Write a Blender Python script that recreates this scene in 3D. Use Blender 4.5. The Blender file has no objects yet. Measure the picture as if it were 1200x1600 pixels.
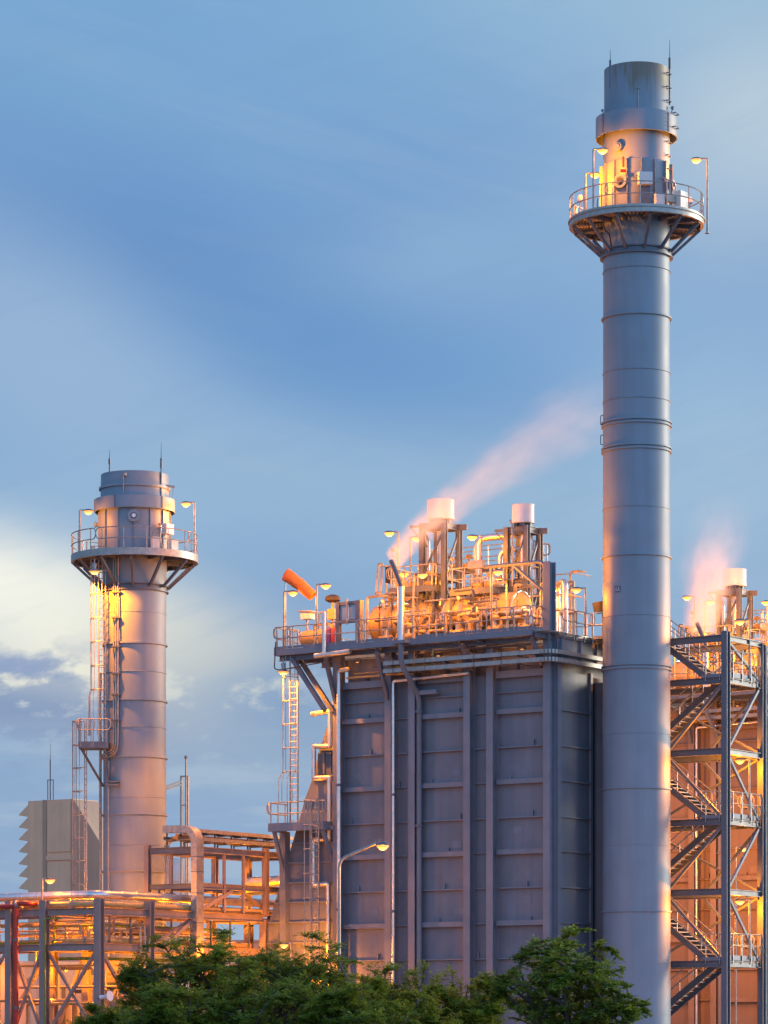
import bpy, math, random
import numpy as np
from mathutils import Vector, Matrix
from math import sin, cos, pi, sqrt, atan2
rad = math.radians
SC = bpy.context.scene
COL = SC.collection

# ---------------------------------------------------------------- camera
F, HOR, EYE = 5170.0, 1615.0, 3.0          # focal length and horizon row in pixels of the 1200 x 1600 photo, eye height in m
cam_d = bpy.data.cameras.new('camera')
cam = bpy.data.objects.new('camera', cam_d)
COL.objects.link(cam)
cam_d.sensor_fit = 'HORIZONTAL'
cam_d.sensor_width = 36.0
cam_d.lens = F / 1200 * 36
cam_d.shift_y = (HOR - 800) / 1200 * (1200 / 1600) * (1600 / 1200)
cam_d.clip_start, cam_d.clip_end = 1.0, 6000.0
cam.location = (0, 0, EYE)
cam.rotation_euler = (rad(90), 0, 0)
SC.camera = cam

# ---------------------------------------------------------------- exposure
SC.view_settings.view_transform = 'Standard'
SC.view_settings.look = 'None'
SC.view_settings.exposure = 0.0
SC.view_settings.gamma = 1.0
SC.view_settings.use_curve_mapping = False
SC.cycles.max_bounces = 6
SC.cycles.diffuse_bounces = 3
SC.cycles.glossy_bounces = 3
SC.cycles.volume_bounces = 5
SC.cycles.transparent_max_bounces = 8
SC.cycles.sample_clamp_indirect = 4.0
SC.cycles.sample_clamp_direct = 0.0
SC.cycles.use_denoising = True

def lin(c):
    c = (c[0] * 0.985, c[1] * 1.0, c[2] * 0.985)
    return tuple(((x / 255) / 12.92 if x / 255 <= 0.04045 else ((x / 255 + 0.055) / 1.055) ** 2.4) for x in c)

# ---------------------------------------------------------------- sky
SUN_AZ, SUN_EL = 64.0, 9.0
BG = 0.12
world = bpy.data.worlds.new('World')
SC.world = world
world.use_nodes = True
wn, wl = world.node_tree.nodes, world.node_tree.links
wn.clear()
def N(t, **kw):
    n = wn.new(t)
    for k, v in kw.items(): setattr(n, k, v)
    return n
def put(sock, v):
    if isinstance(v, bpy.types.NodeSocket): wl.new(v, sock)
    else: sock.default_value = v
def M(op, a, b=0.0, c=0.0):
    n = N('ShaderNodeMath', operation=op)
    put(n.inputs[0], a); put(n.inputs[1], b)
    if op in ('MULTIPLY_ADD', 'SMOOTH_MIN'): put(n.inputs[2], c)
    return n.outputs[0]
def MIX(f, a, b):
    n = N('ShaderNodeMix', data_type='RGBA')
    put(n.inputs[0], f)
    for s, v in ((n.inputs[6], a), (n.inputs[7], b)):
        put(s, v if isinstance(v, bpy.types.NodeSocket) else (*v, 1.0))
    return n.outputs[2]
def smooth(x, a, b):
    n = N('ShaderNodeMapRange', interpolation_type='SMOOTHSTEP')
    put(n.inputs[0], x); put(n.inputs[1], a); put(n.inputs[2], b); put(n.inputs[3], 0.0); put(n.inputs[4], 1.0)
    return n.outputs[0]
tc = N('ShaderNodeTexCoord')
sep = N('ShaderNodeSeparateXYZ')
wl.new(tc.outputs['Generated'], sep.inputs[0])
S = M('ARCTAN2', sep.outputs[0], sep.outputs[1])       # azimuth from +Y, rad
T = M('ARCSINE', sep.outputs[2])                       # elevation, rad
def pxs(px): return (px - 600) / F
def pyt(py): return (HOR - py) / F
def noise(sx, sy, detail, rough, off=0.0, rot=0.0):
    c = N('ShaderNodeCombineXYZ')
    cr, sr = cos(rot), sin(rot)
    a = M('ADD', M('MULTIPLY', S, cr), M('MULTIPLY', T, sr))
    b = M('SUBTRACT', M('MULTIPLY', T, cr), M('MULTIPLY', S, sr))
    put(c.inputs[0], M('MULTIPLY', a, sx)); put(c.inputs[1], M('MULTIPLY', b, sy)); put(c.inputs[2], off)
    n = N('ShaderNodeTexNoise', noise_dimensions='3D')
    wl.new(c.outputs[0], n.inputs['Vector'])
    n.inputs['Scale'].default_value = 1.0
    n.inputs['Detail'].default_value = detail
    n.inputs['Roughness'].default_value = rough
    return n.outputs[0]
n_soft = noise(13, 24, 3, 0.45, 1.7, rad(28))
n_fine = noise(38, 70, 7, 0.58, 4.2, rad(6))
n_mid = noise(22, 48, 5, 0.5, 9.1, rad(14))
def blob(px, py, sx, sy, ang=0.0, wob=0.8, nz=None):
    """soft patch of cloud around one direction of the sky, its edge broken up by noise"""
    ca, sa = cos(rad(ang)), sin(rad(ang))
    ds = M('SUBTRACT', S, pxs(px)); dt = M('SUBTRACT', T, pyt(py))
    a = M('ADD', M('MULTIPLY', ds, ca), M('MULTIPLY', dt, sa))
    b = M('SUBTRACT', M('MULTIPLY', dt, ca), M('MULTIPLY', ds, sa))
    a = M('DIVIDE', a, sx / F); b = M('DIVIDE', b, sy / F)
    d = M('ADD', M('MULTIPLY', a, a), M('MULTIPLY', b, b))
    d = M('ADD', d, M('MULTIPLY', M('SUBTRACT', nz or n_soft, 0.5), -wob * 2))
    return M('EXPONENT', M('MULTIPLY', M('MAXIMUM', d, 0.0), -0.5))
# clear evening air by elevation
ramp = N('ShaderNodeValToRGB')
stops = [(1615, (150, 172, 205)), (1320, (143, 170, 208)), (1060, (136, 168, 209)), (800, (137, 174, 214)), (600, (121, 164, 213)), (400, (110, 154, 208)),
         (190, (120, 164, 212)), (-40, (121, 168, 214)), (-900, (104, 148, 202)), (-3200, (92, 134, 188))]
put(ramp.inputs[0], T)
els = ramp.color_ramp.elements
while len(els) < len(stops): els.new(0.5)
for e, (py, c) in zip(els, stops):
    e.position = min(max(pyt(py), 0), 1); e.color = (*lin(c), 1)
sky = ramp.outputs[0]
SKYLIST = [  # soft veils, then the low evening clouds: px, py, sx, sy, angle, colour, amount, wobble, noise
    (1170, 230, 150, 130, 20, (190, 206, 222), 0.85, 0.7, n_soft),
    (1000, 20, 260, 90, 0, (160, 192, 219), 0.6, 0.8, n_soft),
    (720, 430, 330, 70, 12, (143, 179, 217), 0.6, 0.8, n_soft),
    (300, 455, 360, 80, -24, (97, 143, 201), 0.95, 0.7, n_soft),
    (640, 600, 260, 60, -10, (100, 150, 207), 0.6, 0.7, n_soft),
    (60, 560, 200, 110, -36, (158, 183, 217), 0.85, 0.8, n_soft),
    (260, 700, 240, 70, -26, (149, 179, 217), 0.7, 0.8, n_soft),
    (1120, 700, 140, 120, 10, (158, 190, 221), 0.7, 0.7, n_soft),
    (620, 780, 330, 80, 0, (152, 184, 216), 0.6, 0.8, n_soft),
    (420, 1000, 120, 110, 0, (122, 160, 206), 0.75, 0.6, n_mid),
    (20, 930, 165, 58, -18, (250, 247, 240), 1.0, 0.7, n_fine),
    (110, 990, 130, 66, -14, (246, 243, 234), 0.95, 0.8, n_fine),
    (320, 1045, 115, 66, -16, (217, 216, 210), 1.0, 0.6, n_mid),
    (250, 1130, 120, 40, -8, (206, 208, 208), 0.7, 0.9, n_fine),
    (70, 1060, 120, 40, -6, (244, 238, 222), 0.9, 0.9, n_fine),
    (330, 1190, 190, 34, 0, (160, 182, 208), 0.6, 0.9, n_fine),
]
for px, py, sx, sy, ang, c, am, wob, nz in SKYLIST:
    sky = MIX(M('MULTIPLY', blob(px, py, sx, sy, ang, wob, nz), am), sky, lin(c))
# thin wind-drawn streaks all over
strk = M('MULTIPLY', smooth(noise(9, 85, 6, 0.58, 6.6, rad(-14)), 0.42, 0.7), smooth(noise(14, 18, 2, 0.5, 3.3), 0.35, 0.65))
sky = MIX(M('MULTIPLY', strk, 0.14), sky, lin((170, 190, 214)))
strk2 = smooth(noise(16, 120, 5, 0.55, 12.5, rad(18)), 0.48, 0.72)
sky = MIX(M('MULTIPLY', strk2, 0.13), sky, lin((116, 152, 198)))
# grey-blue cumulus in front of the glow, with torn edges
cum = M('MULTIPLY', smooth(n_fine, 0.42, 0.54), blob(50, 1115, 190, 60, -6, 0.3, n_mid))
sky = MIX(M('MULTIPLY', cum, 0.95), sky, lin((130, 152, 192)))
cum2 = smooth(M('ADD', n_fine, M('MULTIPLY', blob(22, 1036, 80, 24, -8, 0.3, n_fine), 0.4)), 0.60, 0.84)
sky = MIX(M('MULTIPLY', cum2, M('MULTIPLY', blob(30, 1045, 140, 60, 0, 0.2, n_mid), 0.95)), sky, lin((142, 161, 200)))
cum3 = M('MULTIPLY', smooth(n_fine, 0.40, 0.52), blob(440, 1100, 110, 66, 0, 0.3, n_mid))
sky = MIX(M('MULTIPLY', cum3, 0.8), sky, lin((122, 155, 198)))
lowc = M('MULTIPLY', smooth(noise(16, 110, 6, 0.55, 2.2), 0.46, 0.62), smooth(T, pyt(1080), pyt(1240)))
sky = MIX(M('MULTIPLY', lowc, 0.55), sky, lin((170, 188, 212)))
# broad pale glow where the sun has just gone, off to the right of the view
glow = M('EXPONENT', M('MULTIPLY', M('ADD', M('POWER', M('DIVIDE', M('SUBTRACT', S, rad(SUN_AZ)), 0.6), 2.0), M('POWER', M('DIVIDE', T, 0.4), 2.0)), -1.0))
sky = MIX(M('MULTIPLY', glow, 0.75), sky, (1.5, 1.28, 0.95))
# the open sky overhead and behind the viewer is brighter than the strip in view
bright = M('ADD', M('MULTIPLY', smooth(T, 0.38, 0.8), 0.8), M('ADD', M('MULTIPLY', smooth(S, 0.7, 2.0), 1.5), M('MULTIPLY', smooth(M('MULTIPLY', S, -1.0), 1.0, 2.4), 0.8)))
lift = N('ShaderNodeVectorMath', operation='SCALE')
wl.new(sky, lift.inputs[0]); wl.new(M('ADD', bright, 1.0), lift.inputs[3])
sky = lift.outputs[0]
sky_gain = N('ShaderNodeMix', data_type='RGBA', blend_type='MULTIPLY')
sky_gain.inputs[0].default_value = 1.0
wl.new(sky, sky_gain.inputs[6]); sky_gain.inputs[7].default_value = (1 / BG, 1 / BG, 1 / BG, 1)
nish = N('ShaderNodeTexSky', sky_type='NISHITA')
nish.sun_disc = False
nish.sun_elevation = rad(SUN_EL); nish.sun_rotation = rad(SUN_AZ)
nish.air_density = 1.2; nish.dust_density = 2.0; nish.ozone_density = 3.0
final = MIX(M('MULTIPLY', smooth(T, 0.5, 0.95), 0.5), sky_gain.outputs[2], nish.outputs[0])
bg = N('ShaderNodeBackground')
wl.new(final, bg.inputs[0]); bg.inputs[1].default_value = BG
out = N('ShaderNodeOutputWorld')
wl.new(bg.outputs[0], out.inputs[0])

# ---------------------------------------------------------------- sun (low, veiled by cloud)
sun_d = bpy.data.lights.new('sun', 'SUN')
sun_d.energy = 3.0; sun_d.angle = rad(22); sun_d.color = (1.0, 0.90, 0.72)
sun = bpy.data.objects.new('sun', sun_d)
COL.objects.link(sun)
sd = Vector((sin(rad(SUN_AZ)) * cos(rad(SUN_EL)), cos(rad(SUN_AZ)) * cos(rad(SUN_EL)), sin(rad(SUN_EL))))
sun.rotation_euler = (-sd).to_track_quat('-Z', 'Y').to_euler()
sun.location = sd * 300 + Vector((0, 150, 0))

# ---------------------------------------------------------------- plant frame: u along the boiler's long wall, v into the depth, z up
A = rad(35)
CA, SA = cos(A), sin(A)
C0X, C0Y = 262 / F * 150, 150.0
def Wp(u, v, z): return Vector((C0X + u * CA + v * SA, C0Y - u * SA + v * CA, z))
def on_v(px, py, v):
    k = (px - 600) / F
    Y = (v + C0X * SA + C0Y * CA) / (k * SA + CA)
    return Vector(((k * Y - C0X) * CA - (Y - C0Y) * SA, v, EYE + (HOR - py) / F * Y))
def on_u(px, py, u):
    k = (px - 600) / F
    Y = (u + C0X * CA - C0Y * SA) / (k * CA - SA)
    return Vector((u, (k * Y - C0X) * SA + (Y - C0Y) * CA, EYE + (HOR - py) / F * Y))
def at(px, py, Y):
    x = (px - 600) / F * Y
    return Vector(((x - C0X) * CA - (Y - C0Y) * SA, (x - C0X) * SA + (Y - C0Y) * CA, EYE + (HOR - py) / F * Y))
def zof(py, Y): return EYE + (HOR - py) / F * Y

# ---------------------------------------------------------------- materials
MATS = {}
def mat(name, c, rough=0.5, metal=0.0, var=0.12, scale=3.0, streak=0.0, bump=0.0, spec=0.5, tint=None, fine=0.0):
    m = bpy.data.materials.new(name); m.use_nodes = True
    n, l = m.node_tree.nodes, m.node_tree.links
    b = n['Principled BSDF']
    b.inputs['Roughness'].default_value = rough; b.inputs['Metallic'].default_value = metal
    b.inputs['Specular IOR Level'].default_value = spec
    t = n.new('ShaderNodeTexCoord')
    nz = n.new('ShaderNodeTexNoise'); nz.inputs['Scale'].default_value = scale; nz.inputs['Detail'].default_value = 5
    l.new(t.outputs['Object'], nz.inputs['Vector'])
    mp = n.new('ShaderNodeMapRange'); l.new(nz.outputs[0], mp.inputs[0])
    mp.inputs[1].default_value = 0.3; mp.inputs[2].default_value = 0.7
    mp.inputs[3].default_value = 1 - var; mp.inputs[4].default_value = 1 + var
    val = mp.outputs[0]
    if streak or fine:      # rain marks running down / fine grime
        sc = n.new('ShaderNodeVectorMath'); sc.operation = 'MULTIPLY'
        sc.inputs[1].default_value = (2.6, 2.6, 0.16) if streak else (9, 9, 9)
        l.new(t.outputs['Object'], sc.inputs[0])
        n2 = n.new('ShaderNodeTexNoise'); n2.inputs['Scale'].default_value = 1; n2.inputs['Detail'].default_value = 4
        l.new(sc.outputs[0], n2.inputs['Vector'])
        m2 = n.new('ShaderNodeMapRange'); l.new(n2.outputs[0], m2.inputs[0])
        m2.inputs[1].default_value = 0.35; m2.inputs[2].default_value = 0.68
        m2.inputs[3].default_value = 1.0; m2.inputs[4].default_value = 1 - (streak or fine)
        mm = n.new('ShaderNodeMath'); mm.operation = 'MULTIPLY'
        l.new(val, mm.inputs[0]); l.new(m2.outputs[0], mm.inputs[1]); val = mm.outputs[0]
    mx = n.new('ShaderNodeMix'); mx.data_type = 'RGBA'; mx.blend_type = 'MULTIPLY'; mx.inputs[0].default_value = 1
    mx.inputs[6].default_value = (*c, 1); l.new(val, mx.inputs[7])
    col = mx.outputs[2]
    if tint:                # a second hue in soft patches (rust, dust)
        n3 = n.new('ShaderNodeTexNoise'); n3.inputs['Scale'].default_value = tint[1]; n3.inputs['Detail'].default_value = 8; n3.inputs['Roughness'].default_value = 0.65
        l.new(t.outputs['Object'], n3.inputs['Vector'])
        m3 = n.new('ShaderNodeMapRange'); l.new(n3.outputs[0], m3.inputs[0]); m3.inputs[1].default_value = tint[2]; m3.inputs[2].default_value = tint[2] + 0.14
        m3.inputs[4].default_value = tint[3]
        mt = n.new('ShaderNodeMix'); mt.data_type = 'RGBA'
        l.new(m3.outputs[0], mt.inputs[0]); l.new(col, mt.inputs[6]); mt.inputs[7].default_value = (*tint[0], 1)
        col = mt.outputs[2]
    l.new(col, b.inputs['Base Color'])
    rr = n.new('ShaderNodeMapRange'); l.new(nz.outputs[0], rr.inputs[0])
    rr.inputs[3].default_value = max(rough - 0.1, 0.05); rr.inputs[4].default_value = min(rough + 0.12, 1)
    l.new(rr.outputs[0], b.inputs['Roughness'])
    if bump:
        bp = n.new('ShaderNodeBump'); bp.inputs['Strength'].default_value = bump; bp.inputs['Distance'].default_value = 0.03
        nb = n.new('ShaderNodeTexNoise'); nb.inputs['Scale'].default_value = scale * 0.6; nb.inputs['Detail'].default_value = 2
        l.new(t.outputs['Object'], nb.inputs['Vector'])
        l.new(nb.outputs[0], bp.inputs['Height']); l.new(bp.outputs[0], b.inputs['Normal'])
    MATS[name] = m
    return m
STACK = mat('stack_paint', (0.20, 0.25, 0.312), 0.5, 0.0, 0.08, 0.7, streak=0.10, bump=0.12, spec=0.6)
# the rain-washed rust below the mouth of the tall stack
def rusty():
    m = mat('stack_top_paint', (0.205, 0.252, 0.31), 0.5, 0, 0.07, 0.9, streak=0.1)
    n, l = m.node_tree.nodes, m.node_tree.links
    b = n['Principled BSDF']
    src = b.inputs['Base Color'].links[0].from_socket
    t = n.new('ShaderNodeTexCoord'); sp = n.new('ShaderNodeSeparateXYZ'); l.new(t.outputs['Object'], sp.inputs[0])
    sc = n.new('ShaderNodeVectorMath'); sc.operation = 'MULTIPLY'; sc.inputs[1].default_value = (5, 5, 0.5); l.new(t.outputs['Object'], sc.inputs[0])
    nz = n.new('ShaderNodeTexNoise'); nz.inputs['Scale'].default_value = 1.0; nz.inputs['Detail'].default_value = 6; l.new(sc.outputs[0], nz.inputs['Vector'])
    g = n.new('ShaderNodeMapRange'); g.interpolation_type = 'SMOOTHSTEP'; l.new(sp.outputs[2], g.inputs[0])
    g.inputs[1].default_value = 44.6; g.inputs[2].default_value = 47.0; g.inputs[3].default_value = 0.0; g.inputs[4].default_value = 0.42
    gx = n.new('ShaderNodeMapRange'); gx.interpolation_type = 'SMOOTHSTEP'; l.new(sp.outputs[0], gx.inputs[0])
    gx.inputs[1].default_value = -0.75; gx.inputs[2].default_value = -0.35; gx.inputs[3].default_value = -0.25; gx.inputs[4].default_value = 0.0
    a = n.new('ShaderNodeMath'); a.operation = 'ADD'; l.new(nz.outputs[0], a.inputs[0]); l.new(g.outputs[0], a.inputs[1])
    a2 = n.new('ShaderNodeMath'); a2.operation = 'ADD'; l.new(a.outputs[0], a2.inputs[0]); l.new(gx.outputs[0], a2.inputs[1])
    th = n.new('ShaderNodeMapRange'); th.interpolation_type = 'SMOOTHSTEP'; l.new(a2.outputs[0], th.inputs[0])
    th.inputs[1].default_value = 0.5; th.inputs[2].default_value = 0.9; th.inputs[4].default_value = 0.9
    mx = n.new('ShaderNodeMix'); mx.data_type = 'RGBA'; l.new(th.outputs[0], mx.inputs[0]); l.new(src, mx.inputs[6]); mx.inputs[7].default_value = (0.17, 0.13, 0.09, 1)
    l.new(mx.outputs[2], b.inputs['Base Color'])
    return m
STACKTOP = rusty()
WALL = mat('wall_paint', (0.17, 0.192, 0.235), 0.55, 0, 0.10, 0.6, streak=0.16, bump=0.25, tint=((0.085, 0.085, 0.095), 0.35, 0.54, 0.35), spec=0.4)
STEEL = mat('steel_paint', (0.10, 0.12, 0.16), 0.45, 0.0, 0.12, 2.0, streak=0.1, spec=0.5)
WALL_LIT = mat('far_wall_lamplit', (0.205, 0.155, 0.125), 0.55, 0, 0.10, 0.6, streak=0.16, bump=0.25)  # grey wall paint with the orange lamp light put into its colour
FRAME_LIT = mat('far_column_lamplit', (0.22, 0.17, 0.14), 0.52, 0.0, 0.1, 1.5, streak=0.12)  # column paint warmed the same way: lamp light painted in
FRAME = mat('column_paint', (0.168, 0.195, 0.245), 0.52, 0.0, 0.1, 1.5, streak=0.12)
GALV = mat('galvanised_steel', (0.36, 0.355, 0.34), 0.42, 0.45, 0.15, 4.0, fine=0.2)
CLAD = mat('aluminium_cladding', (0.68, 0.68, 0.68), 0.32, 0.85, 0.1, 2.5, bump=0.15, fine=0.1)
INSUL = mat('lamplit_insulation_jacket', (0.50, 0.34, 0.14), 0.5, 0.1, 0.12, 4.0, bump=0.5, fine=0.2)  # amber of the lamps is painted into the jacket colour
DARK = mat('dark_rubber', (0.035, 0.035, 0.04), 0.6, 0, 0.2, 4)
WHITE = mat('white_paint', (0.72, 0.75, 0.78), 0.45, 0, 0.05, 2.0, streak=0.1)
CAB = mat('cabinet_enamel', (0.62, 0.62, 0.60), 0.4, 0, 0.05, 3.0, fine=0.1)
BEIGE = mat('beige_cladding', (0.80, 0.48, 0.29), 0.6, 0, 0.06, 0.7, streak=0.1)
RACKM = mat('rack_paint_lamplit', (0.27, 0.215, 0.20), 0.55, 0.0, 0.12, 1.5, streak=0.15)  # rack steel with the warm lamp light put into its colour
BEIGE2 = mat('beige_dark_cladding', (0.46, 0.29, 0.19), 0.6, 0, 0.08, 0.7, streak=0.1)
RED = mat('red_pipe_paint', (0.42, 0.035, 0.02), 0.38, 0, 0.15, 3, fine=0.2)
GREEN = mat('green_pipe_paint', (0.14, 0.22, 0.03), 0.4, 0, 0.15, 3, fine=0.2)
PURPLE = mat('purple_valve_paint', (0.13, 0.05, 0.22), 0.4, 0, 0.1, 3)
SOCK = mat('orange_sock_cloth', (0.78, 0.20, 0.035), 0.75, 0, 0.12, 3, bump=0.1)
SILO = mat('pale_tank_paint', (0.58, 0.57, 0.52), 0.5, 0, 0.05, 1.0, streak=0.1)
OCHRE = mat('ochre_render', (0.52, 0.44, 0.34), 0.75, 0, 0.1, 1.0, streak=0.15)
YELLOW = mat('yellow_paint', (0.65, 0.42, 0.03), 0.45, 0, 0.1, 3)
GROUND = mat('ground_dust', (0.17, 0.15, 0.12), 0.9, 0, 0.3, 0.15, bump=0.3, tint=((0.06, 0.09, 0.03), 0.08, 0.5, 0.8))
ROADM = mat('asphalt', (0.05, 0.05, 0.052), 0.85, 0, 0.2, 1.5, fine=0.2)
CONC = mat('concrete', (0.36, 0.35, 0.33), 0.85, 0, 0.12, 1.2, fine=0.15)
BARK = mat('bark', (0.10, 0.075, 0.055), 0.9, 0, 0.3, 9, bump=0.8)
GLASSM = mat('panel_glass', (0.28, 0.34, 0.42), 0.12, 0.3, 0.05, 2)
def emis(name, c, s):
    m = bpy.data.materials.new(name); m.use_nodes = True
    b = m.node_tree.nodes['Principled BSDF']
    b.inputs['Base Color'].default_value = (0.8, 0.7, 0.5, 1)
    b.inputs['Emission Color'].default_value = (*c, 1); b.inputs['Emission Strength'].default_value = s
    m.cycles.emission_sampling = 'NONE'
    return m
LENS = emis('lamp_lens', (1.0, 0.33, 0.015), 1.25)
BULB = emis('lamp_bulb', (1.0, 0.56, 0.12), 3.6)
REDGLOW = emis('beacon_lens', (1.0, 0.12, 0.03), 2.2)
def leafmat(name, c1, c2):
    m = bpy.data.materials.new(name); m.use_nodes = True
    n, l = m.node_tree.nodes, m.node_tree.links
    b = n['Principled BSDF']; b.inputs['Roughness'].default_value = 0.6; b.inputs['Specular IOR Level'].default_value = 0.3
    g = n.new('ShaderNodeNewGeometry')
    t = n.new('ShaderNodeTexCoord'); nz = n.new('ShaderNodeTexNoise'); nz.inputs['Scale'].default_value = 0.9; nz.inputs['Detail'].default_value = 3
    l.new(t.outputs['Object'], nz.inputs['Vector'])
    a = n.new('ShaderNodeMath'); a.operation = 'MULTIPLY_ADD'; l.new(g.outputs['Random Per Island'], a.inputs[0]); a.inputs[1].default_value = 0.55
    s2 = n.new('ShaderNodeMapRange'); l.new(nz.outputs[0], s2.inputs[0]); s2.inputs[1].default_value = 0.35; s2.inputs[2].default_value = 0.65; s2.inputs[4].default_value = 0.45
    l.new(s2.outputs[0], a.inputs[2])
    mx = n.new('ShaderNodeMix'); mx.data_type = 'RGBA'; l.new(a.outputs[0], mx.inputs[0]); mx.inputs[6].default_value = (*c1, 1); mx.inputs[7].default_value = (*c2, 1)
    l.new(mx.outputs[2], b.inputs['Base Color'])
    tr = n.new('ShaderNodeBsdfTranslucent'); l.new(mx.outputs[2], tr.inputs[0])
    ms = n.new('ShaderNodeMixShader'); ms.inputs[0].default_value = 0.45
    l.new(b.outputs[0], ms.inputs[1]); l.new(tr.outputs[0], ms.inputs[2]); l.new(ms.outputs[0], n['Material Output'].inputs[0])
    return m
LEAF1 = leafmat('feathery_leaf', (0.072, 0.108, 0.013), (0.31, 0.37, 0.043))
LEAF2 = leafmat('glossy_leaf', (0.07, 0.112, 0.015), (0.28, 0.365, 0.048))

# ---------------------------------------------------------------- mesh helpers
def V3(p): return p if isinstance(p, Vector) else Vector(p)
def fillet(pts, r, n=5):
    pts = [V3(p) for p in pts]
    o = [pts[0]]
    for i in range(1, len(pts) - 1):
        a, b, c = pts[i - 1], pts[i], pts[i + 1]
        d1, d2 = (a - b), (c - b)
        L = min(r, d1.length * 0.48, d2.length * 0.48)
        p1, p2 = b + d1.normalized() * L, b + d2.normalized() * L
        for k in range(n + 1):
            t = k / n
            o.append(p1 * (1 - t) ** 2 + b * 2 * t * (1 - t) + p2 * t * t)
    o.append(pts[-1])
    return o
class MB:
    def __init__(s): s.v, s.f = [], []
    def _add(s, vs, fs):
        b = len(s.v)
        s.v += [tuple(p) for p in vs]
        s.f += [tuple(i + b for i in f) for f in fs]
    def hexa(s, a):
        s._add(a, [(0, 3, 2, 1), (4, 5, 6, 7), (0, 1, 5, 4), (1, 2, 6, 5), (2, 3, 7, 6), (3, 0, 4, 7)])
        return s
    def box(s, x0, x1, y0, y1, z0, z1):
        return s.hexa([(x0, y0, z0), (x1, y0, z0), (x1, y1, z0), (x0, y1, z0), (x0, y0, z1), (x1, y0, z1), (x1, y1, z1), (x0, y1, z1)])
    def beam(s, p, q, w, h, up=(0, 0, 1), off=(0, 0)):
        p, q, up = V3(p), V3(q), V3(up)
        t = (q - p).normalized()
        if abs(t.dot(up)) > 0.98: up = Vector((0, 1, 0)) if abs(t.y) < 0.9 else Vector((1, 0, 0))
        sd = t.cross(up).normalized(); uu = sd.cross(t).normalized()
        c = sd * off[0] + uu * off[1]
        k = [(-w / 2, -h / 2), (w / 2, -h / 2), (w / 2, h / 2), (-w / 2, h / 2)]
        return s.hexa([p + c + sd * a + uu * b for a, b in k] + [q + c + sd * a + uu * b for a, b in k])
    def ibeam(s, p, q, w, h, up=(0, 0, 1), t=0.028):
        s.beam(p, q, w, t, up, (0, h / 2 - t / 2)); s.beam(p, q, w, t, up, (0, -h / 2 + t / 2))
        return s.beam(p, q, t, h - 2 * t, up)
    def tube(s, pts, r, n=8, closed=False, caps=True):
        pts = [V3(p) for p in pts]
        q = [pts[0]]
        for p in pts[1:]:
            if (p - q[-1]).length > 1e-5: q.append(p)
        if closed and (q[0] - q[-1]).length < 1e-5: q.pop()
        pts = q; m = len(pts)
        rs = r if isinstance(r, (list, tuple)) else [r] * m
        tang = []
        for i in range(m):
            a = pts[i - 1] if (i > 0 or closed) else pts[i]
            b = pts[(i + 1) % m] if (i < m - 1 or closed) else pts[i]
            t1 = (pts[i] - a); t2 = (b - pts[i])
            t = (t1.normalized() if t1.length > 1e-9 else Vector()) + (t2.normalized() if t2.length > 1e-9 else Vector())
            tang.append(t.normalized() if t.length > 1e-6 else Vector((0, 0, 1)))
        t = tang[0]
        nrm = t.cross(Vector((0, 0, 1)))
        if nrm.length < 0.1: nrm = t.cross(Vector((1, 0, 0)))
        nrm.normalize()
        vs = []
        for i in range(m):
            t = tang[i]
            nrm = (nrm - t * nrm.dot(t)).normalized()
            bn = t.cross(nrm)
            for k in range(n):
                a = 2 * pi * k / n
                vs.append(pts[i] + (nrm * cos(a) + bn * sin(a)) * rs[i])
        fs = []
        for i in range(m if closed else m - 1):
            j = (i + 1) % m
            for k in range(n):
                k2 = (k + 1) % n
                fs.append((i * n + k, i * n + k2, j * n + k2, j * n + k))
        if caps and not closed:
            fs.append(tuple(range(n))[::-1]); fs.append(tuple((m - 1) * n + k for k in range(n)))
        s._add(vs, fs)
        return s
    def lathe(s, prof, c=(0, 0, 0), n=64, axis='z', a0=0.0, a1=2 * pi):
        full = abs(a1 - a0 - 2 * pi) < 1e-6
        m = n if full else n + 1
        vs = []
        for r, z in prof:
            for k in range(m):
                a = a0 + (a1 - a0) * k / n
                x, y = r * sin(a), -r * cos(a)
                p = (x, y, z) if axis == 'z' else ((z, x, y) if axis == 'u' else (x, z, y))
                vs.append((p[0] + c[0], p[1] + c[1], p[2] + c[2]))
        fs = []
        for i in range(len(prof) - 1):
            for k in range(n):
                k2 = (k + 1) % m
                fs.append((i * m + k, i * m + k2, (i + 1) * m + k2, (i + 1) * m + k))
        s._add(vs, fs)
        return s
    def prism(s, poly, y0, y1):
        """polygon in (u, z) pushed from v = y0 to y1"""
        n = len(poly)
        vs = [(p[0], y0, p[1]) for p in poly] + [(p[0], y1, p[1]) for p in poly]
        s._add(vs, [tuple(range(n)), tuple(range(n, 2 * n))[::-1]] + [(i, i + n, (i + 1) % n + n, (i + 1) % n) for i in range(n)])
        return s
    def ball(s, c, rx, ry=None, rz=None, n=12):
        ry = ry or rx; rz = rz or rx
        vs, fs = [], []
        h = n // 2
        for i in range(h + 1):
            ph = pi * i / h
            for k in range(n):
                a = 2 * pi * k / n
                vs.append((c[0] + rx * sin(ph) * cos(a), c[1] + ry * sin(ph) * sin(a), c[2] - rz * cos(ph)))
        for i in range(h):
            for k in range(n):
                k2 = (k + 1) % n
                fs.append((i * n + k, i * n + k2, (i + 1) * n + k2, (i + 1) * n + k))
        s._add(vs, fs)
        return s
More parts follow.
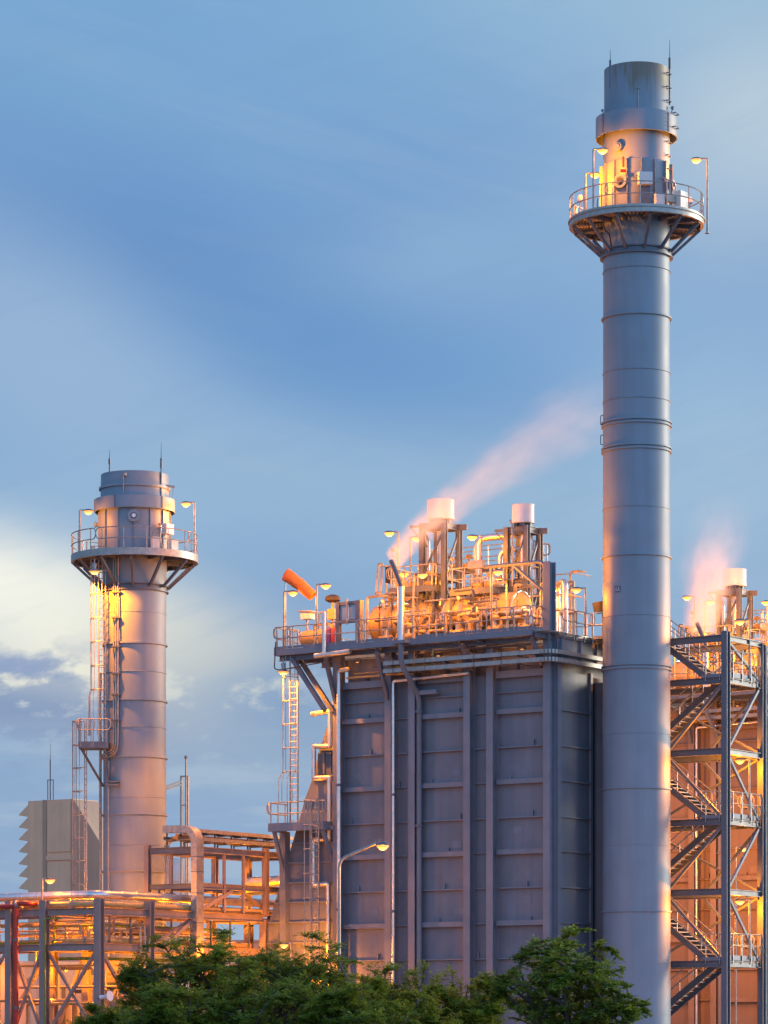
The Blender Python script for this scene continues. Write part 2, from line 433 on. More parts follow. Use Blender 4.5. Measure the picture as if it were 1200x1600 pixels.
    def mesh(s, name, org=(0, 0, 0)):
        me = bpy.data.meshes.new(name)
        o = np.array(org)
        me.from_pydata([tuple(np.array(p) - o) for p in s.v], [], s.f)
        import bmesh
        bm = bmesh.new(); bm.from_mesh(me)
        bmesh.ops.remove_doubles(bm, verts=bm.verts, dist=1e-5)
        bmesh.ops.recalc_face_normals(bm, faces=bm.faces)
        bm.to_mesh(me); bm.free()
        me.shade_smooth()
        me.set_sharp_from_angle(angle=rad(38))
        return me
    def build(s, name, m, parent, label=None):
        org = ORG[org_key(parent)]
        o = bpy.data.objects.new(name, s.mesh(name, org))
        o.data.materials.append(m)
        COL.objects.link(o); o.parent = parent
        ORG[org_key(o)] = org
        if label: o['label'] = label
        return o
    def solo(s, name, m, label, cat, group=None, kind=None, org=None):
        a = np.array(s.v)
        org = org or (float((a[:, 0].min() + a[:, 0].max()) / 2), float((a[:, 1].min() + a[:, 1].max()) / 2), float(a[:, 2].min()))
        o = bpy.data.objects.new(name, s.mesh(name, org))
        o.data.materials.append(m)
        COL.objects.link(o)
        o.location = Wp(*org); o.rotation_euler = (0, 0, -A)
        o['label'] = label; o['category'] = cat
        if group: o['group'] = group
        if kind: o['kind'] = kind
        ORG[org_key(o)] = org
        return o
ORG = {}
def org_key(o): return o.name_full
def thing(name, label, cat, org, group=None, frame='plant'):
    o = bpy.data.objects.new(name, None)
    COL.objects.link(o)
    o.empty_display_size = 0.3
    o.location = Wp(*org)
    o['label'] = label; o['category'] = cat
    if group: o['group'] = group
    if frame == 'plant':
        o.rotation_euler = (0, 0, -A); ORG[org_key(o)] = tuple(org)
    else:
        ORG[org_key(o)] = (0, 0, 0)           # shapes given straight in metres from the thing's base
    return o
def rail_loop(pts, h=1.08, mid=0.55, r=0.028, ends=True):
    """one length of tubular handrail: top and middle rail joined by rounded ends; pts follow the deck edge"""
    mb = MB()
    pts = [V3(p) for p in pts]
    top = [p + Vector((0, 0, h)) for p in pts]; low = [p + Vector((0, 0, mid)) for p in pts]
    if ends:
        e = (pts[-1] - pts[-2]).normalized(); b = (pts[0] - pts[1]).normalized()
        rr = (h - mid) / 2
        def cap(p, d):
            c = p + Vector((0, 0, (h + mid) / 2))
            q = []
            for k in range(0, 7):
                a = pi / 2 - pi * k / 6
                q.append(c + d * (rr * 0.6 * cos(a)) + Vector((0, 0, rr * sin(a))))
            return q
        loop = top + cap(pts[-1], e)[1:-1] + low[::-1] + cap(pts[0], b)[::-1][1:-1]
        mb.tube(loop, r, 7, closed=True)
    else:
        mb.tube(top, r, 7); mb.tube(low, r, 7)
    return mb
def railing(parent, pts, posts=None, h=1.08, below=0.28, step=1.25, kick=True, ends=True, m=None):
    pts = [V3(p) for p in pts]
    mb = rail_loop(pts, h, ends=ends)
    L = [0]
    for a, b in zip(pts, pts[1:]): L.append(L[-1] + (b - a).length)
    n = max(2, int(round(L[-1] / step)) + 1)
    for k in range(n):
        d = L[-1] * (0.04 + 0.92 * k / (n - 1))
        i = max(j for j in range(len(L) - 1) if L[j] <= d)
        p = pts[i].lerp(pts[i + 1], (d - L[i]) / (L[i + 1] - L[i]))
        mb.tube([p + Vector((0, 0, -below)), p + Vector((0, 0, h))], 0.028, 6)
    return mb.build('railing', m or GALV, parent)
LAMP_GAIN = 4.0
def glow_light(pos_local, parent, power, spread=None, r=0.12):
    d = bpy.data.lights.new('lamp_light', 'SPOT' if spread else 'POINT')
    if spread: d.spot_size = rad(spread); d.spot_blend = 0.35
    d.energy = power * LAMP_GAIN; d.color = (1.0, 0.258, 0.0); d.shadow_soft_size = r
    d.use_nodes = True                    # ease the hot spot right at the lamp, as a frosted bowl does
    ln = d.node_tree.nodes; em = ln['Emission']
    fo = ln.new('ShaderNodeLightFalloff'); fo.inputs['Strength'].default_value = 1.0; fo.inputs['Smooth'].default_value = 2.0 if spread else 3.5
    d.node_tree.links.new(fo.outputs['Quadratic'], em.inputs['Strength'])
    o = bpy.data.objects.new('lamp_light', d)
    COL.objects.link(o); o.parent = parent; o.location = pos_local
    return o
def lamp(base, ztop, side, label, power=150, arm=0.42, group='floodlit lamp posts of the plant', yaw=None, head=1.0):
    """post lamp: slim pole, short arm, hooded head with a glowing bowl; side +1 points the arm to the right of the photo"""
    t = thing('lamp_post', label, 'lamp', base, group)
    ang = 0 if side > 0 else pi
    if yaw is not None: ang = yaw
    t.rotation_euler = (0, 0, ang)
    ORG[org_key(t)] = (0, 0, 0)
    h = ztop - base[2]
    MB().tube([(0, 0, 0), (0, 0, h)], 0.045, 8).lathe([(0.0, 0.02), (0.11, 0.02), (0.11, 0)], n=10).build('pole', GALV, t)
    MB().tube(fillet([(0, 0, h - 0.06), (0, 0, h + 0.03), (arm * 0.7, 0, h + 0.03)], 0.08, 4), 0.035, 8).build('arm', GALV, t)
    c = (arm, 0, h - 0.02)
    s = head
    hd = MB().lathe([(0.0, 0.10 * s), (0.10 * s, 0.095 * s), (0.19 * s, 0.07 * s), (0.25 * s, 0.02 * s), (0.26 * s, 0.0), (0.22 * s, 0.0), (0.0, 0.04 * s)], c, 20).build('lamp_head', STEEL, t)
    MB().lathe([(0.235 * s, 0.0), (0.225 * s, -0.045 * s), (0.18 * s, -0.09 * s), (0.1 * s, -0.125 * s), (0, -0.135 * s), ], c, 18).build('lens', LENS, hd)
    MB().lathe([(0.15 * s, -0.08 * s), (0.135 * s, -0.12 * s), (0.08 * s, -0.165 * s), (0, -0.18 * s)], c, 16).build('bulb', BULB, hd)
    glow_light((c[0], c[1], c[2] - 0.34 * s), t, power)
    return t

# ================================================================ ground
def setting(name, mb, m):
    me = mb.mesh(name); o = bpy.data.objects.new(name, me); me.materials.append(m); COL.objects.link(o); o['kind'] = 'structure'
    return o
gm = MB(); gm.box(-1500, 1500, -200, 3500, -0.4, 0.0)
setting('ground', gm, GROUND)
rm = MB(); rm.box(-400, 400, 124.0, 130.0, 0.0, 0.004)
setting('road', rm, ROADM)
def pave(u0, u1, v0, v1):
    me = MB().box(u0, u1, v0, v1, 0.0, 0.12).mesh('paving')
    o = bpy.data.objects.new('paving', me); me.materials.append(CONC); COL.objects.link(o); o['kind'] = 'structure'
    o.location = Wp(0, 0, 0.0); o.rotation_euler = (0, 0, -A)
    return o
pave(-32, 14, -9, 40)

# ================================================================ stacks
def arc(r, z, a0, a1, n):
    return [(r * sin(a0 + (a1 - a0) * k / n), -r * cos(a0 + (a1 - a0) * k / n), z) for k in range(n + 1)]
def box_at(mb, th, r, w, d, z0, z1):
    """box standing at angle th (0 faces the camera) and radius r, its face turned outward"""
    c = Vector((r * sin(th), -r * cos(th), 0)); e = Vector((cos(th), sin(th), 0)); o = Vector((sin(th), -cos(th), 0))
    p = [c + e * a + o * b for a, b in ((-w / 2, -d / 2), (w / 2, -d / 2), (w / 2, d / 2), (-w / 2, d / 2))]
    return mb.hexa([q + Vector((0, 0, z0)) for q in p] + [q + Vector((0, 0, z1)) for q in p])
def platform(t, rin, rout, z, zb, rb, off, secs, rail_r=None):
    """ring walkway: grating, edge channel, raking brackets, railing in separate lengths"""
    mb = MB()
    n = 64
    for i in range(n):                        # radial bearers carry the grating; open between the bars
        a = 2 * pi * i / n
        mb.beam((rin * sin(a), -rin * cos(a), z - 0.03), (rout * sin(a), -rout * cos(a), z - 0.03), 0.07, 0.05)
    k = rin + 0.1
    while k < rout:
        mb.lathe([(k, z - 0.055), (k, z), (k + 0.085, z), (k + 0.085, z - 0.055), (k, z - 0.055)], n=64); k += 0.14
    mb.build('grating', GALV, t)
    MB().lathe([(rout, z - 0.27), (rout, z + 0.07), (rout - 0.02, z + 0.07), (rout - 0.02, z - 0.25), (rout - 0.16, z - 0.25), (rout - 0.16, z - 0.27), (rout, z - 0.27)], n=72).build('edge_channel', GALV, t)
    for i in range(12):
        a = rad(off) + 2 * pi * i / 12
        c, s_ = cos(a), sin(a)
        mb = MB()
        mb.beam((rb * s_, -rb * c, zb), (rout * 0.96 * s_, -rout * 0.96 * c, z - 0.30), 0.11, 0.13)
        mb.beam((rin * s_, -rin * c, z - 0.16), (rout * 0.98 * s_, -rout * 0.98 * c, z - 0.16), 0.1, 0.2)
        mb.build('bracket', STEEL, t)
    MB().lathe([(rb - 0.2, zb + 0.13), (rb + 0.03, zb + 0.13), (rb + 0.03, zb + 0.07), (rb - 0.05, zb + 0.05), (rb - 0.05, zb - 0.12), (rb + 0.03, zb - 0.14), (rb + 0.03, zb - 0.2), (rb - 0.2, zb - 0.2)], n=64).build('bracket_ring', STEEL, t)
    rr = rail_r or rout - 0.03
    for a0, a1 in secs:
        railing(t, arc(rr, z, rad(a0), rad(a1), max(6, int((a1 - a0) / 5))), step=1.25, below=0.25)
def band(t, r, z, h=0.11, p=0.075, gap=None, m=None):
    mb = MB()
    for k in ([0] if not gap else [-gap / 2, gap / 2]):
        mb.lathe([(r - 0.02, z + k - h / 2), (r + p, z + k - h / 2), (r + p, z + k + h / 2), (r - 0.02, z + k + h / 2)], n=72)
    return mb.build('stiffener_ring', m or STACK, t)

# ---- tall stack
Y1, R1 = 150.6, 1.53
t = thing('chimney_stack', 'tall slim grey chimney stack rising past the boiler wall to the top of the picture', 'chimney', tuple(at(994.5, 1600, Y1)[:2]) + (0,), frame='world')
S1 = t
def z1(py, r=R1): return zof(py, Y1 - r)
zr = [z1(y) for y in (1423, 1230, 1040, 865, 698, 657, 488)]
zplat, zbr = z1(320, 3.06), z1(386)
MB().lathe([(R1 + 0.02, 0), (R1 + 0.01, z1(1230)), (R1, z1(865)), (R1 - 0.02, zplat), (R1 - 0.02, z1(200))], n=96).build('shaft', STACK, t)
MB().lathe([(R1 - 0.06, z1(205)), (R1 - 0.06, z1(95)), (R1 - 0.12, z1(95)), (R1 - 0.12, z1(205))], n=96).build('top_section', STACKTOP, t)
for y, gp in ((1423, None), (1230, None), (1039.5, 0.155), (865, None), (695.5, 0.155), (655, 0.155), (488, None)):
    band(t, R1, z1(y), h=0.07, gap=gp)
for y in (1585, 1505, 1320, 1145, 960, 790, 620, 575, 415):
    MB().lathe([(R1 - 0.01, z1(y) - 0.012), (R1 + 0.024, z1(y)), (R1 - 0.01, z1(y) + 0.012)], n=72).build('weld_seam', STACK, t)
MB().lathe([(R1 - 0.1, z1(168, 1.85)), (1.85, z1(168, 1.85)), (1.85, z1(201, 1.85)), (1.80, z1(201, 1.85)), (1.80, z1(172, 1.85)), (R1 - 0.1, z1(172, 1.85))], n=96).build('collar', STACK, t)
for a in (-58, 47, -120, 120):
    mb = MB(); box_at(mb, rad(a), 1.86, 0.06, 0.03, z1(200, 1.85), z1(169, 1.85))
    for k in range(5): mb.ball((1.89 * sin(rad(a - 2.2)), -1.89 * cos(rad(a - 2.2)), z1(197 - 6.2 * k, 1.85)), 0.022, n=6)
    mb.build('collar_joint', STEEL, t)
platform(t, R1, 3.06, zplat, zbr, R1 + 0.1, 8, [(-118, -32), (-29, 74), (78, 150), (154, 238)])
# stiffened belt above the walkway
zb0, zb1 = zplat, z1(247)
MB().lathe([(R1 + 0.03, zb0), (R1 + 0.03, zb1), (R1 - 0.03, zb1 + 0.06)], n=96).build('belt_plate', STACK, t)
for k in range(16):
    mb = MB(); a = rad(-64 + 22.5 * k)
    box_at(mb, a, R1 + 0.09, 0.035, 0.14, zb0, zb1 - 0.02 + (0.02 if k % 2 else 0)); mb.build('belt_rib', STACK, t)
def port(t, th, r, z, rp, flange, m1, m2):
    mb = MB(); o = Vector((sin(th), -cos(th), 0)); c = o * (r - 0.1) + Vector((0, 0, z))
    mb.tube([c, c + o * 0.3], rp, 18); mb.tube([c + o * 0.24, c + o * 0.3], flange, 18)
    p = mb.build('sampling_port', m1, t)
    MB().tube([c + o * 0.3, c + o * 0.36], rp * 0.6, 14).build('port_cap', m2, p)
    return p
port(t, rad(-30), R1, z1(282), 0.22, 0.32, STACK, DARK)
port(t, rad(-2), R1, z1(273), 0.12, 0.2, STACK, WHITE)
port(t, rad(-34), R1, z1(228), 0.2, 0.2, STACK, STACK)
port(t, rad(72), R1, z1(280), 0.12, 0.24, STACK, DARK)
mb = MB(); mb.tube([(-0.72, -1.66, z1(262)), (-0.72, -1.66, z1(246))], 0.05, 8); mb.tube([(-0.85, -1.68, z1(268)), (-0.60, -1.68, z1(268))], 0.07, 8); mb.build('red_valve', RED, t)
mb = MB(); box_at(mb, rad(7), 1.95, 0.62, 0.35, z1(288, 2), z1(269, 2)); mb.build('instrument_box', CAB, t)
mb = MB(); box_at(mb, rad(7), 1.8, 0.5, 0.06, zplat, z1(286, 2)); mb.build('box_stand', STEEL, t)
mb = MB(); box_at(mb, rad(22), 2.3, 0.42, 0.22, zplat + 0.12, zplat + 0.72); mb.build('junction_box', CAB, t)
mb = MB(); box_at(mb, rad(54), 2.35, 0.62, 0.35, zplat + 0.25, zplat + 1.0); mb.build('control_cabinet', CAB, t)
mb = MB(); box_at(mb, rad(40), 2.2, 0.7, 0.2, zplat + 0.45, zplat + 0.75); mb.build('sampling_unit', GALV, t)
mb = MB()
for i, a in enumerate((40, 46, 60)): mb.tube(fillet([(1.62 * sin(rad(a)), -1.62 * cos(rad(a)), zplat + 1.7), (1.95 * sin(rad(a)), -1.95 * cos(rad(a)), zplat + 1.5), (1.95 * sin(rad(a)), -1.95 * cos(rad(a)), zplat + 0.1)], 0.2), 0.035, 7)
mb.build('sampling_tube', GALV, t)
# climbing irons at the right edge, from the walkway to the mouth
zz = z1(300)
while zz < z1(100):
    a = rad(58)
    r_ = R1 - 0.04 if (zz > z1(165) or zz < z1(205)) else 1.85
    b = a; mb = MB(); mb.tube([(r_ * sin(b), -r_ * cos(b), zz), ((r_ + 0.14) * sin(b), -(r_ + 0.14) * cos(b), zz), ((r_ + 0.14) * sin(b + 0.22), -(r_ + 0.14) * cos(b + 0.22), zz), (r_ * sin(b + 0.24), -r_ * cos(b + 0.24), zz)], 0.028, 6)
    mb.build('climbing_iron', STEEL, t); zz += 0.62
def rod(t, x, y, z0, z1_, label=None):
    mb = MB(); h = z1_ - z0
    mb.tube([(x, y, z0), (x, y, z0 + h * 0.62)], 0.035, 7); mb.tube([(x, y, z0 + h * 0.55), (x, y, z0 + h * 0.72)], 0.055, 8)
    mb.tube([(x, y, z0 + h * 0.6), (x, y, z1_)], [0.025, 0.008], 6)
    return mb.build('lightning_rod', STEEL, t)
rod(t, -1.24, -0.75, z1(130), z1(69)); rod(t, 1.50, -0.12, z1(150), z1(47))
mb = MB(); mb.tube([(-0.03, -1.52, z1(168)), (-0.03, -1.52, z1(138))], 0.022, 6); mb.ball((-0.03, -1.52, z1(137)), 0.06, n=8); mb.tube([(-0.03, -1.4, z1(137)), (-0.03, -1.52, z1(137))], 0.03, 6); mb.build('earthing_stay', GALV, t)
mb = MB(); mb.tube([(1.5, -0.45, z1(168)), (1.62, -0.45, z1(160)), (1.62, -0.45, z1(158))], 0.03, 6); mb.ball((1.6, -0.45, z1(158)), 0.09, n=8); mb.build('earthing_stay', GALV, t)
mb = MB(); mb.tube([(-1.52, -0.45, z1(168)), (-1.58, -0.45, z1(163))], 0.03, 6); mb.ball((-1.58, -0.45, z1(162)), 0.07, n=8); mb.build('earthing_stay', GALV, t)
mb = MB(); box_at(mb, rad(-38), R1 + 0.005, 0.30, 0.03, z1(924), z1(914)); pl = mb.build('number_plate', STEEL, t)
for da in (-40.5, -35.5):
    mb = MB(); a = rad(da); o_ = Vector(((R1 + 0.026) * sin(a), -(R1 + 0.026) * cos(a), 0)); e_ = Vector((cos(a), sin(a), 0)) * 0.05
    mb.tube([o_ - e_ + Vector((0, 0, z1(922))), o_ + Vector((0, 0, z1(916))), o_ + e_ + Vector((0, 0, z1(922)))], 0.012, 5); mb.build('plate_mark', WHITE, pl)
for y0, y1 in ((640, 655), (671, 686)):
    mb = MB(); zt, zb_ = z1(y0), z1(y1)
    mb.tube(fillet([(-1.52, -0.1, zt), (-1.64, -0.1, zt), (-1.64, -0.1, zb_), (-1.52, -0.1, zb_)], 0.1, 4), 0.022, 6); mb.build('lifting_eye', STEEL, t)
mb = MB(); mb.tube(fillet([(-1.7, -2.3, zplat - 0.2), (-1.6, -2.0, zplat - 0.9), (-1.3, -1.2, zplat - 0.8), (-1.2, -1.0, zplat - 1.5)], 0.4), 0.03, 6); mb.tube(fillet([(-1.9, -2.2, zplat + 0.5), (-1.95, -2.25, zplat + 0.1), (-1.75, -2.1, zplat - 0.2), (-1.5, -1.9, zplat + 0.3)], 0.3), 0.025, 6); mb.build('cable', DARK, t)
def beacon(org, label):
    b = thing('warning_beacon', label, 'beacon', org, 'red warning beacons on the stacks', frame='world')
    MB().tube([(0, 0, -0.55), (0, 0, 0)], 0.03, 6).box(-0.1, 0.1, -0.1, 0.1, -0.03, 0.03).build('stand', GALV, b)
    MB().lathe([(0.09, 0.03), (0.11, 0.1), (0.1, 0.2), (0.06, 0.26), (0, 0.27)], n=14).build('beacon_lens', REDGLOW, b)
    return b
def s_org(S, x, y, z):
    w = S.location; dx, dy = w.x + x - C0X, w.y + y - C0Y
    return (dx * CA - dy * SA, dx * SA + dy * CA, z)
beacon(s_org(S1, -2.62, -0.9, zplat + 0.72), 'small red beacon behind the railing at the left end of the tall stack walkway')
beacon(s_org(S1, 2.35, -0.9, zplat + 0.62), 'glowing red beacon beside the white cabinet on the tall stack walkway')
lamp(s_org(S1, -2.1, -2.2, zplat), z1(233, 2.3), 1, 'taller left lamp post on the tall stack walkway, pointing right', 380)
lamp(s_org(S1, -2.36, -0.8, zplat), zof(272, Y1 - 0.8), 1, 'shorter left lamp post on the tall stack walkway, close to the shell', 520)
lamp(s_org(S1, 3.2, -0.25, zplat - 0.6), zof(251, Y1), -1, 'lone lamp post at the right end of the tall stack walkway', 330, arm=0.5)

# ---- shorter stack on the left
Y2, R2 = 163.0, 1.545
t = thing('chimney_stack', 'shorter grey chimney stack with caged ladder standing behind the pipe rack', 'chimney', tuple(at(210.5, 1600, Y2)[:2]) + (0,), frame='world')
S2 = t
def z2(py, r=R2): return zof(py, Y2 - r)
zplat2, zbr2 = z2(857, 3.13), z2(914)
MB().lathe([(R2 + 0.01, 0), (R2, z2(1181)), (R2 - 0.01, z2(1003)), (R2 + 0.02, zbr2 - 0.05), (R2 + 0.04, zplat2)], n=96).build('shaft', STACK, t)
MB().lathe([(1.76, zplat2 - 0.1), (1.76, z2(790, 1.9)), (1.68, z2(770)), (1.66, z2(735)), (1.60, z2(735)), (1.6, z2(770))], n=96).build('top_section', STACK, t)
MB().lathe([(1.66, z2(757) - 0.05), (1.76, z2(757) - 0.05), (1.76, z2(757) + 0.06), (1.66, z2(757) + 0.06)], n=96).build('stiffener_ring', STACK, t)
MB().lathe([(1.6, z2(772, 1.98)), (1.98, z2(772, 1.98)), (1.98, z2(791.5, 1.98)), (1.93, z2(791.5, 1.98)), (1.93, z2(775, 1.98)), (1.6, z2(775, 1.98))], n=96).build('collar', STACK, t)
for a in (-80, -25, 47, 130):
    mb = MB(); box_at(mb, rad(a), 1.99, 0.05, 0.03, z2(791, 1.98), z2(772, 1.98)); mb.build('collar_joint', STEEL, t)
for y in (1003, 1092, 1181, 1271, 1360, 1450): band(t, R2, z2(y), h=0.09)
for y in (955, 1048, 1135, 1245, 1320):
    MB().lathe([(R2 - 0.01, z2(y) - 0.012), (R2 + 0.022, z2(y)), (R2 - 0.01, z2(y) + 0.012)], n=72).build('weld_seam', STACK, t)
platform(t, R2, 3.13, zplat2, zbr2, R2 + 0.1, 1, [(-118, -36), (-30, 60), (64, 150), (154, 238)])
for k in range(14):
    mb = MB(); a = rad(-74 + 25.7 * k)
    box_at(mb, a, 1.79, 0.03, 0.08, zplat2, z2(793, 1.9)); mb.build('belt_rib', STACK, t)
p = port(t, rad(3), 1.76, z2(806, 1.8), 0.16, 0.3, STACK, WHITE)
port(t, rad(-84), 1.76, z2(812, 1.8), 0.1, 0.16, STACK, STACK)
mb = MB(); box_at(mb, rad(30), 2.3, 0.36, 0.25, zplat2 + 0.12, zplat2 + 0.72); mb.build('junction_box', CAB, t)
mb = MB(); box_at(mb, rad(52), 2.5, 0.5, 0.3, zplat2 + 0.12, zplat2 + 0.62); mb.build('control_cabinet', CAB, t)
mb = MB(); box_at(mb, rad(58), 2.0, 0.6, 0.3, zplat2 + 1.0, zplat2 + 1.5); mb.build('instrument_box', CAB, t)
mb = MB(); mb.tube(fillet([(1.28, -1.3, zplat2 + 1.5), (1.42, -1.7, zplat2 + 1.3), (1.35, -1.7, zplat2 + 0.7), (1.5, -1.75, zplat2 + 0.2)], 0.2), 0.04, 7); mb.build('sampling_tube', GALV, t)
rod(t, -1.15, -1.1, z2(750), z2(700)); rod(t, 1.37, -1.0, z2(778), z2(688))
mb = MB(); mb.tube([(-0.42, -1.72, z2(772)), (-0.42, -1.72, z2(742))], 0.028, 6); mb.beam((-0.42, -1.6, z2(742)), (-0.30, -1.75, z2(742)), 0.14, 0.14); mb.build('earthing_stay', GALV, t)
mb = MB(); mb.tube([(1.92, -0.4, z2(772)), (1.92, -0.4, z2(752))], 0.022, 6); mb.beam((1.6, -0.4, z2(753)), (2.0, -0.4, z2(755)), 0.1, 0.1); mb.build('earthing_stay', GALV, t)
lamp(s_org(S2, -2.58, -1.4, zplat2), zof(798, Y2 - 1.4), 1, 'left lamp post on the shorter stack walkway, its head beside the shell', 160)
lamp(s_org(S2, 2.98, -0.6, zplat2), zof(786, Y2 - 0.6), -1, 'right lamp post on the shorter stack walkway, pointing left', 380)

def caged_ladder(parent, x, y, z0, z1_, cage0, cr=0.36, w=0.44, hoops=0.0, nb=5, flare=None, face=(0, -1), m=None):
    """ladder with stiles and rungs, hoops and upright bars; face = the side the climber (and cage) is on"""
    m = m or GALV
    f = Vector((face[0], face[1], 0)); e = Vector((-f.y, f.x, 0)); c = Vector((x, y, 0))
    mb = MB()
    for s_ in (-1, 1): mb.beam(c + e * (s_ * w / 2) + Vector((0, 0, z0)), c + e * (s_ * w / 2) + Vector((0, 0, z1_)), 0.05, 0.07, (0, 1, 0))
    z = z0 + 0.2
    while z < z1_ - 0.05:
        mb.tube([c - e * (w / 2) + Vector((0, 0, z)), c + e * (w / 2) + Vector((0, 0, z))], 0.02, 6); z += 0.29
    lad = mb.build('ladder', m, parent)
    def hoop(z, r=cr, d=1.0):
        return [c + e * (r * sin(a)) + f * (0.02 + r * 0.95 + r * 0.95 * -cos(a) * d) + Vector((0, 0, z)) for a in [(-pi * 0.88 + pi * 1.76 * k / 14) + pi for k in range(15)]] 
    zs = [z1_ - 0.05 - hoops * k for k in range(int((z1_ - cage0) / hoops) + 1)] if hoops else [z1_, cage0]
    for z in zs:
        h = []
        for k in range(15):
            a = -pi * 0.5 - 0.35 + (pi + 0.7) * k / 14
            h.append(c + e * (cr * sin(a)) + f * (0.30 + cr * cos(a)) + Vector((0, 0, z)))
        MB().tube(h, 0.026, 6).build('cage_hoop', m, parent)
        zlast = z
    for k in range(nb):
        a = -pi * 0.42 + pi * 0.84 * k / (nb - 1)
        d = e * (cr * sin(a)) + f * (0.30 + cr * cos(a))
        p = [c + d + Vector((0, 0, z1_)), c + d + Vector((0, 0, zlast))]
        if flare:
            d2 = e * (cr * sin(a) * 1.15) + f * (0.30 + cr * cos(a) + flare[1])
            p += [c + d2 + Vector((0, 0, zlast - 0.35)), c + d2 + Vector((0, 0, flare[0]))]
        MB().tube(p, 0.018, 5).build('cage_bar', m, parent)
    return lad
# ladder up to the walkway, its cage, the rest landing and the lower ladder
sx = (158 - 210.5) / 5170 * (Y2 - 1)
zl0, zl1 = zof(1160, Y2 - 1.2), zof(886, Y2 - 1.2)
caged_ladder(t, -1.50, -1.15, zl0, zl1 + 1.0, zof(1090, Y2 - 1.2), cr=0.36, hoops=1.16, nb=6, flare=(zl0 + 0.3, 0.1), face=(-0.62, -0.78))
caged_ladder(t, -2.35, -0.75, 6.0, zl0 + 1.1, zof(1420, Y2), cr=0.36, hoops=1.14, nb=5, face=(-0.95, -0.3))
mb = MB(); mb.box(-2.6, -1.15, -2.0, -0.6, zl0 - 0.34, zl0 - 0.02); mb.build('rest_landing', STEEL, t)
mb = MB(); mb.beam((-1.15, -1.05, zl0 - 2.1), (-1.3, -1.95, zl0 - 0.3), 0.08, 0.09); mb.beam((-1.5, -0.5, zl0 - 2.1), (-2.5, -1.9, zl0 - 0.3), 0.08, 0.09); mb.box(-1.25, -0.62, -1.6, -1.38, zl0 - 2.15, zl0 - 2.05); mb.box(-1.25, -0.62, -1.6, -1.38, zl0 - 1.98, zl0 - 1.9); mb.build('landing_bracket', STEEL, t)
railing(t, [(-2.58, -0.7, zl0), (-2.58, -1.98, zl0)], ends=True, step=0.6); railing(t, [(-2.5, -1.98, zl0), (-1.95, -1.98, zl0)], step=0.5); railing(t, [(-1.9, -1.98, zl0), (-1.18, -1.98, zl0)], step=0.6)
for k in range(3):
    MB().tube(fillet([(-0.92 + 0.11 * k, -1.42 - 0.05 * k, zplat2 - 0.2), (-0.92 + 0.11 * k, -1.45 - 0.05 * k, zl0 + 0.1), (-0.95 + 0.1 * k, -1.45 - 0.05 * k, zl0 - 0.35 - 0.1 * k), (-1.5, -1.1, zl0 - 0.6 - 0.12 * k), (-1.6, -0.9, zl0 - 0.7)], 0.35), 0.04, 7).build('conduit', GALV, t)
for y in (925, 965, 1010, 1052, 1085, 1125):
    MB().box(-1.02, -0.58, -1.62, -1.35, z2(y) - 0.03, z2(y) + 0.03).build('conduit_clamp', STEEL, t)
MB().tube([(-1.2, -1.05, zl0 - 0.9), (-1.2, -1.05, 4)], 0.06, 8).build('drain_pipe', GALV, t)
MB().tube([(-1.66, -0.35, zl0 + 3.5), (-1.66, -0.35, 4)], 0.07, 8).build('drain_pipe', GALV, t)
# pendant floodlight over that ladder
def pendant(org, label, power):
    b = thing('pendant_lamp', label, 'lamp', org, 'pendant lamps over the caged ladders', frame='world')
    MB().tube([(0, 0, 0.3), (0, 0, 0.62)], 0.03, 6).lathe([(0.0, 0.42), (0.1, 0.42), (0.13, 0.34), (0.1, 0.2), (0.12, 0.12), (0.3, 0.03), (0.32, 0), (0.26, 0), (0, 0.08)], n=18).build('lamp_head', GALV, b)
    MB().lathe([(0.27, 0.0), (0.22, -0.05), (0.1, -0.085), (0, -0.09)], (0, 0, 0), 18).build('lens', LENS, b)
    MB().ball((0, 0, -0.06), 0.17, 0.17, 0.09, 14).build('bulb', BULB, b)
    glow_light((0, 0, -0.16), b, power, spread=150)
    return b
pendant(s_org(S2, (153.5 - 210.5) / F * (Y2 - 2.4), -2.4, zof(893, Y2 - 2.4)), 'round pendant lamp hanging under the shorter stack walkway above its ladder', 2900)

# ================================================================ boilers
ZD = 21.2            # walking level of the top deck
ZG = [17.72, 16.09, 14.51, 12.87, 11.30, 9.66, 8.05, 6.43, 4.8, 3.2, 1.6]
CU = [-11.70, -8.71, -7.37, -4.29, -3.03, 0.04]     # column centres along the long wall
def pipe_thing(name, pts, r, m, label, cat='pipe', group=None, bend=0.3, flanges=(), seams=0.0, n=10, clamps=()):
    pts = [V3(p) for p in pts]
    t = thing(name, label, cat, tuple(min(pts, key=lambda p: p.z)), group)
    path = fillet(pts, bend, 6)
    MB().tube(path, r, n).build('pipe_run', m, t)
    L = [0]
    for a, b in zip(path, path[1:]): L.append(L[-1] + (b - a).length)
    def where(d):
        i = max(j for j in range(len(L) - 1) if L[j] <= d + 1e-9)
        return path[i].lerp(path[i + 1], (d - L[i]) / max(L[i + 1] - L[i], 1e-6)), (path[i + 1] - path[i]).normalized()
    if seams:
        d = seams * 0.7
        while d < L[-1]:
            p, tt = where(d); MB().tube([p - tt * 0.025, p + tt * 0.025], r * 1.06, n).build('lap_seam', m, t); d += seams
    for f in flanges:
        p, tt = where(f * L[-1])
        MB().tube([p - tt * 0.05, p + tt * 0.05], r * 1.75, 14).build('flange', GALV, t)
    for f in clamps:
        p, tt = where(f * L[-1])
        MB().tube([p - tt * 0.06, p + tt * 0.06], r * 1.3, 10).build('clamp', STEEL, t)
    return t
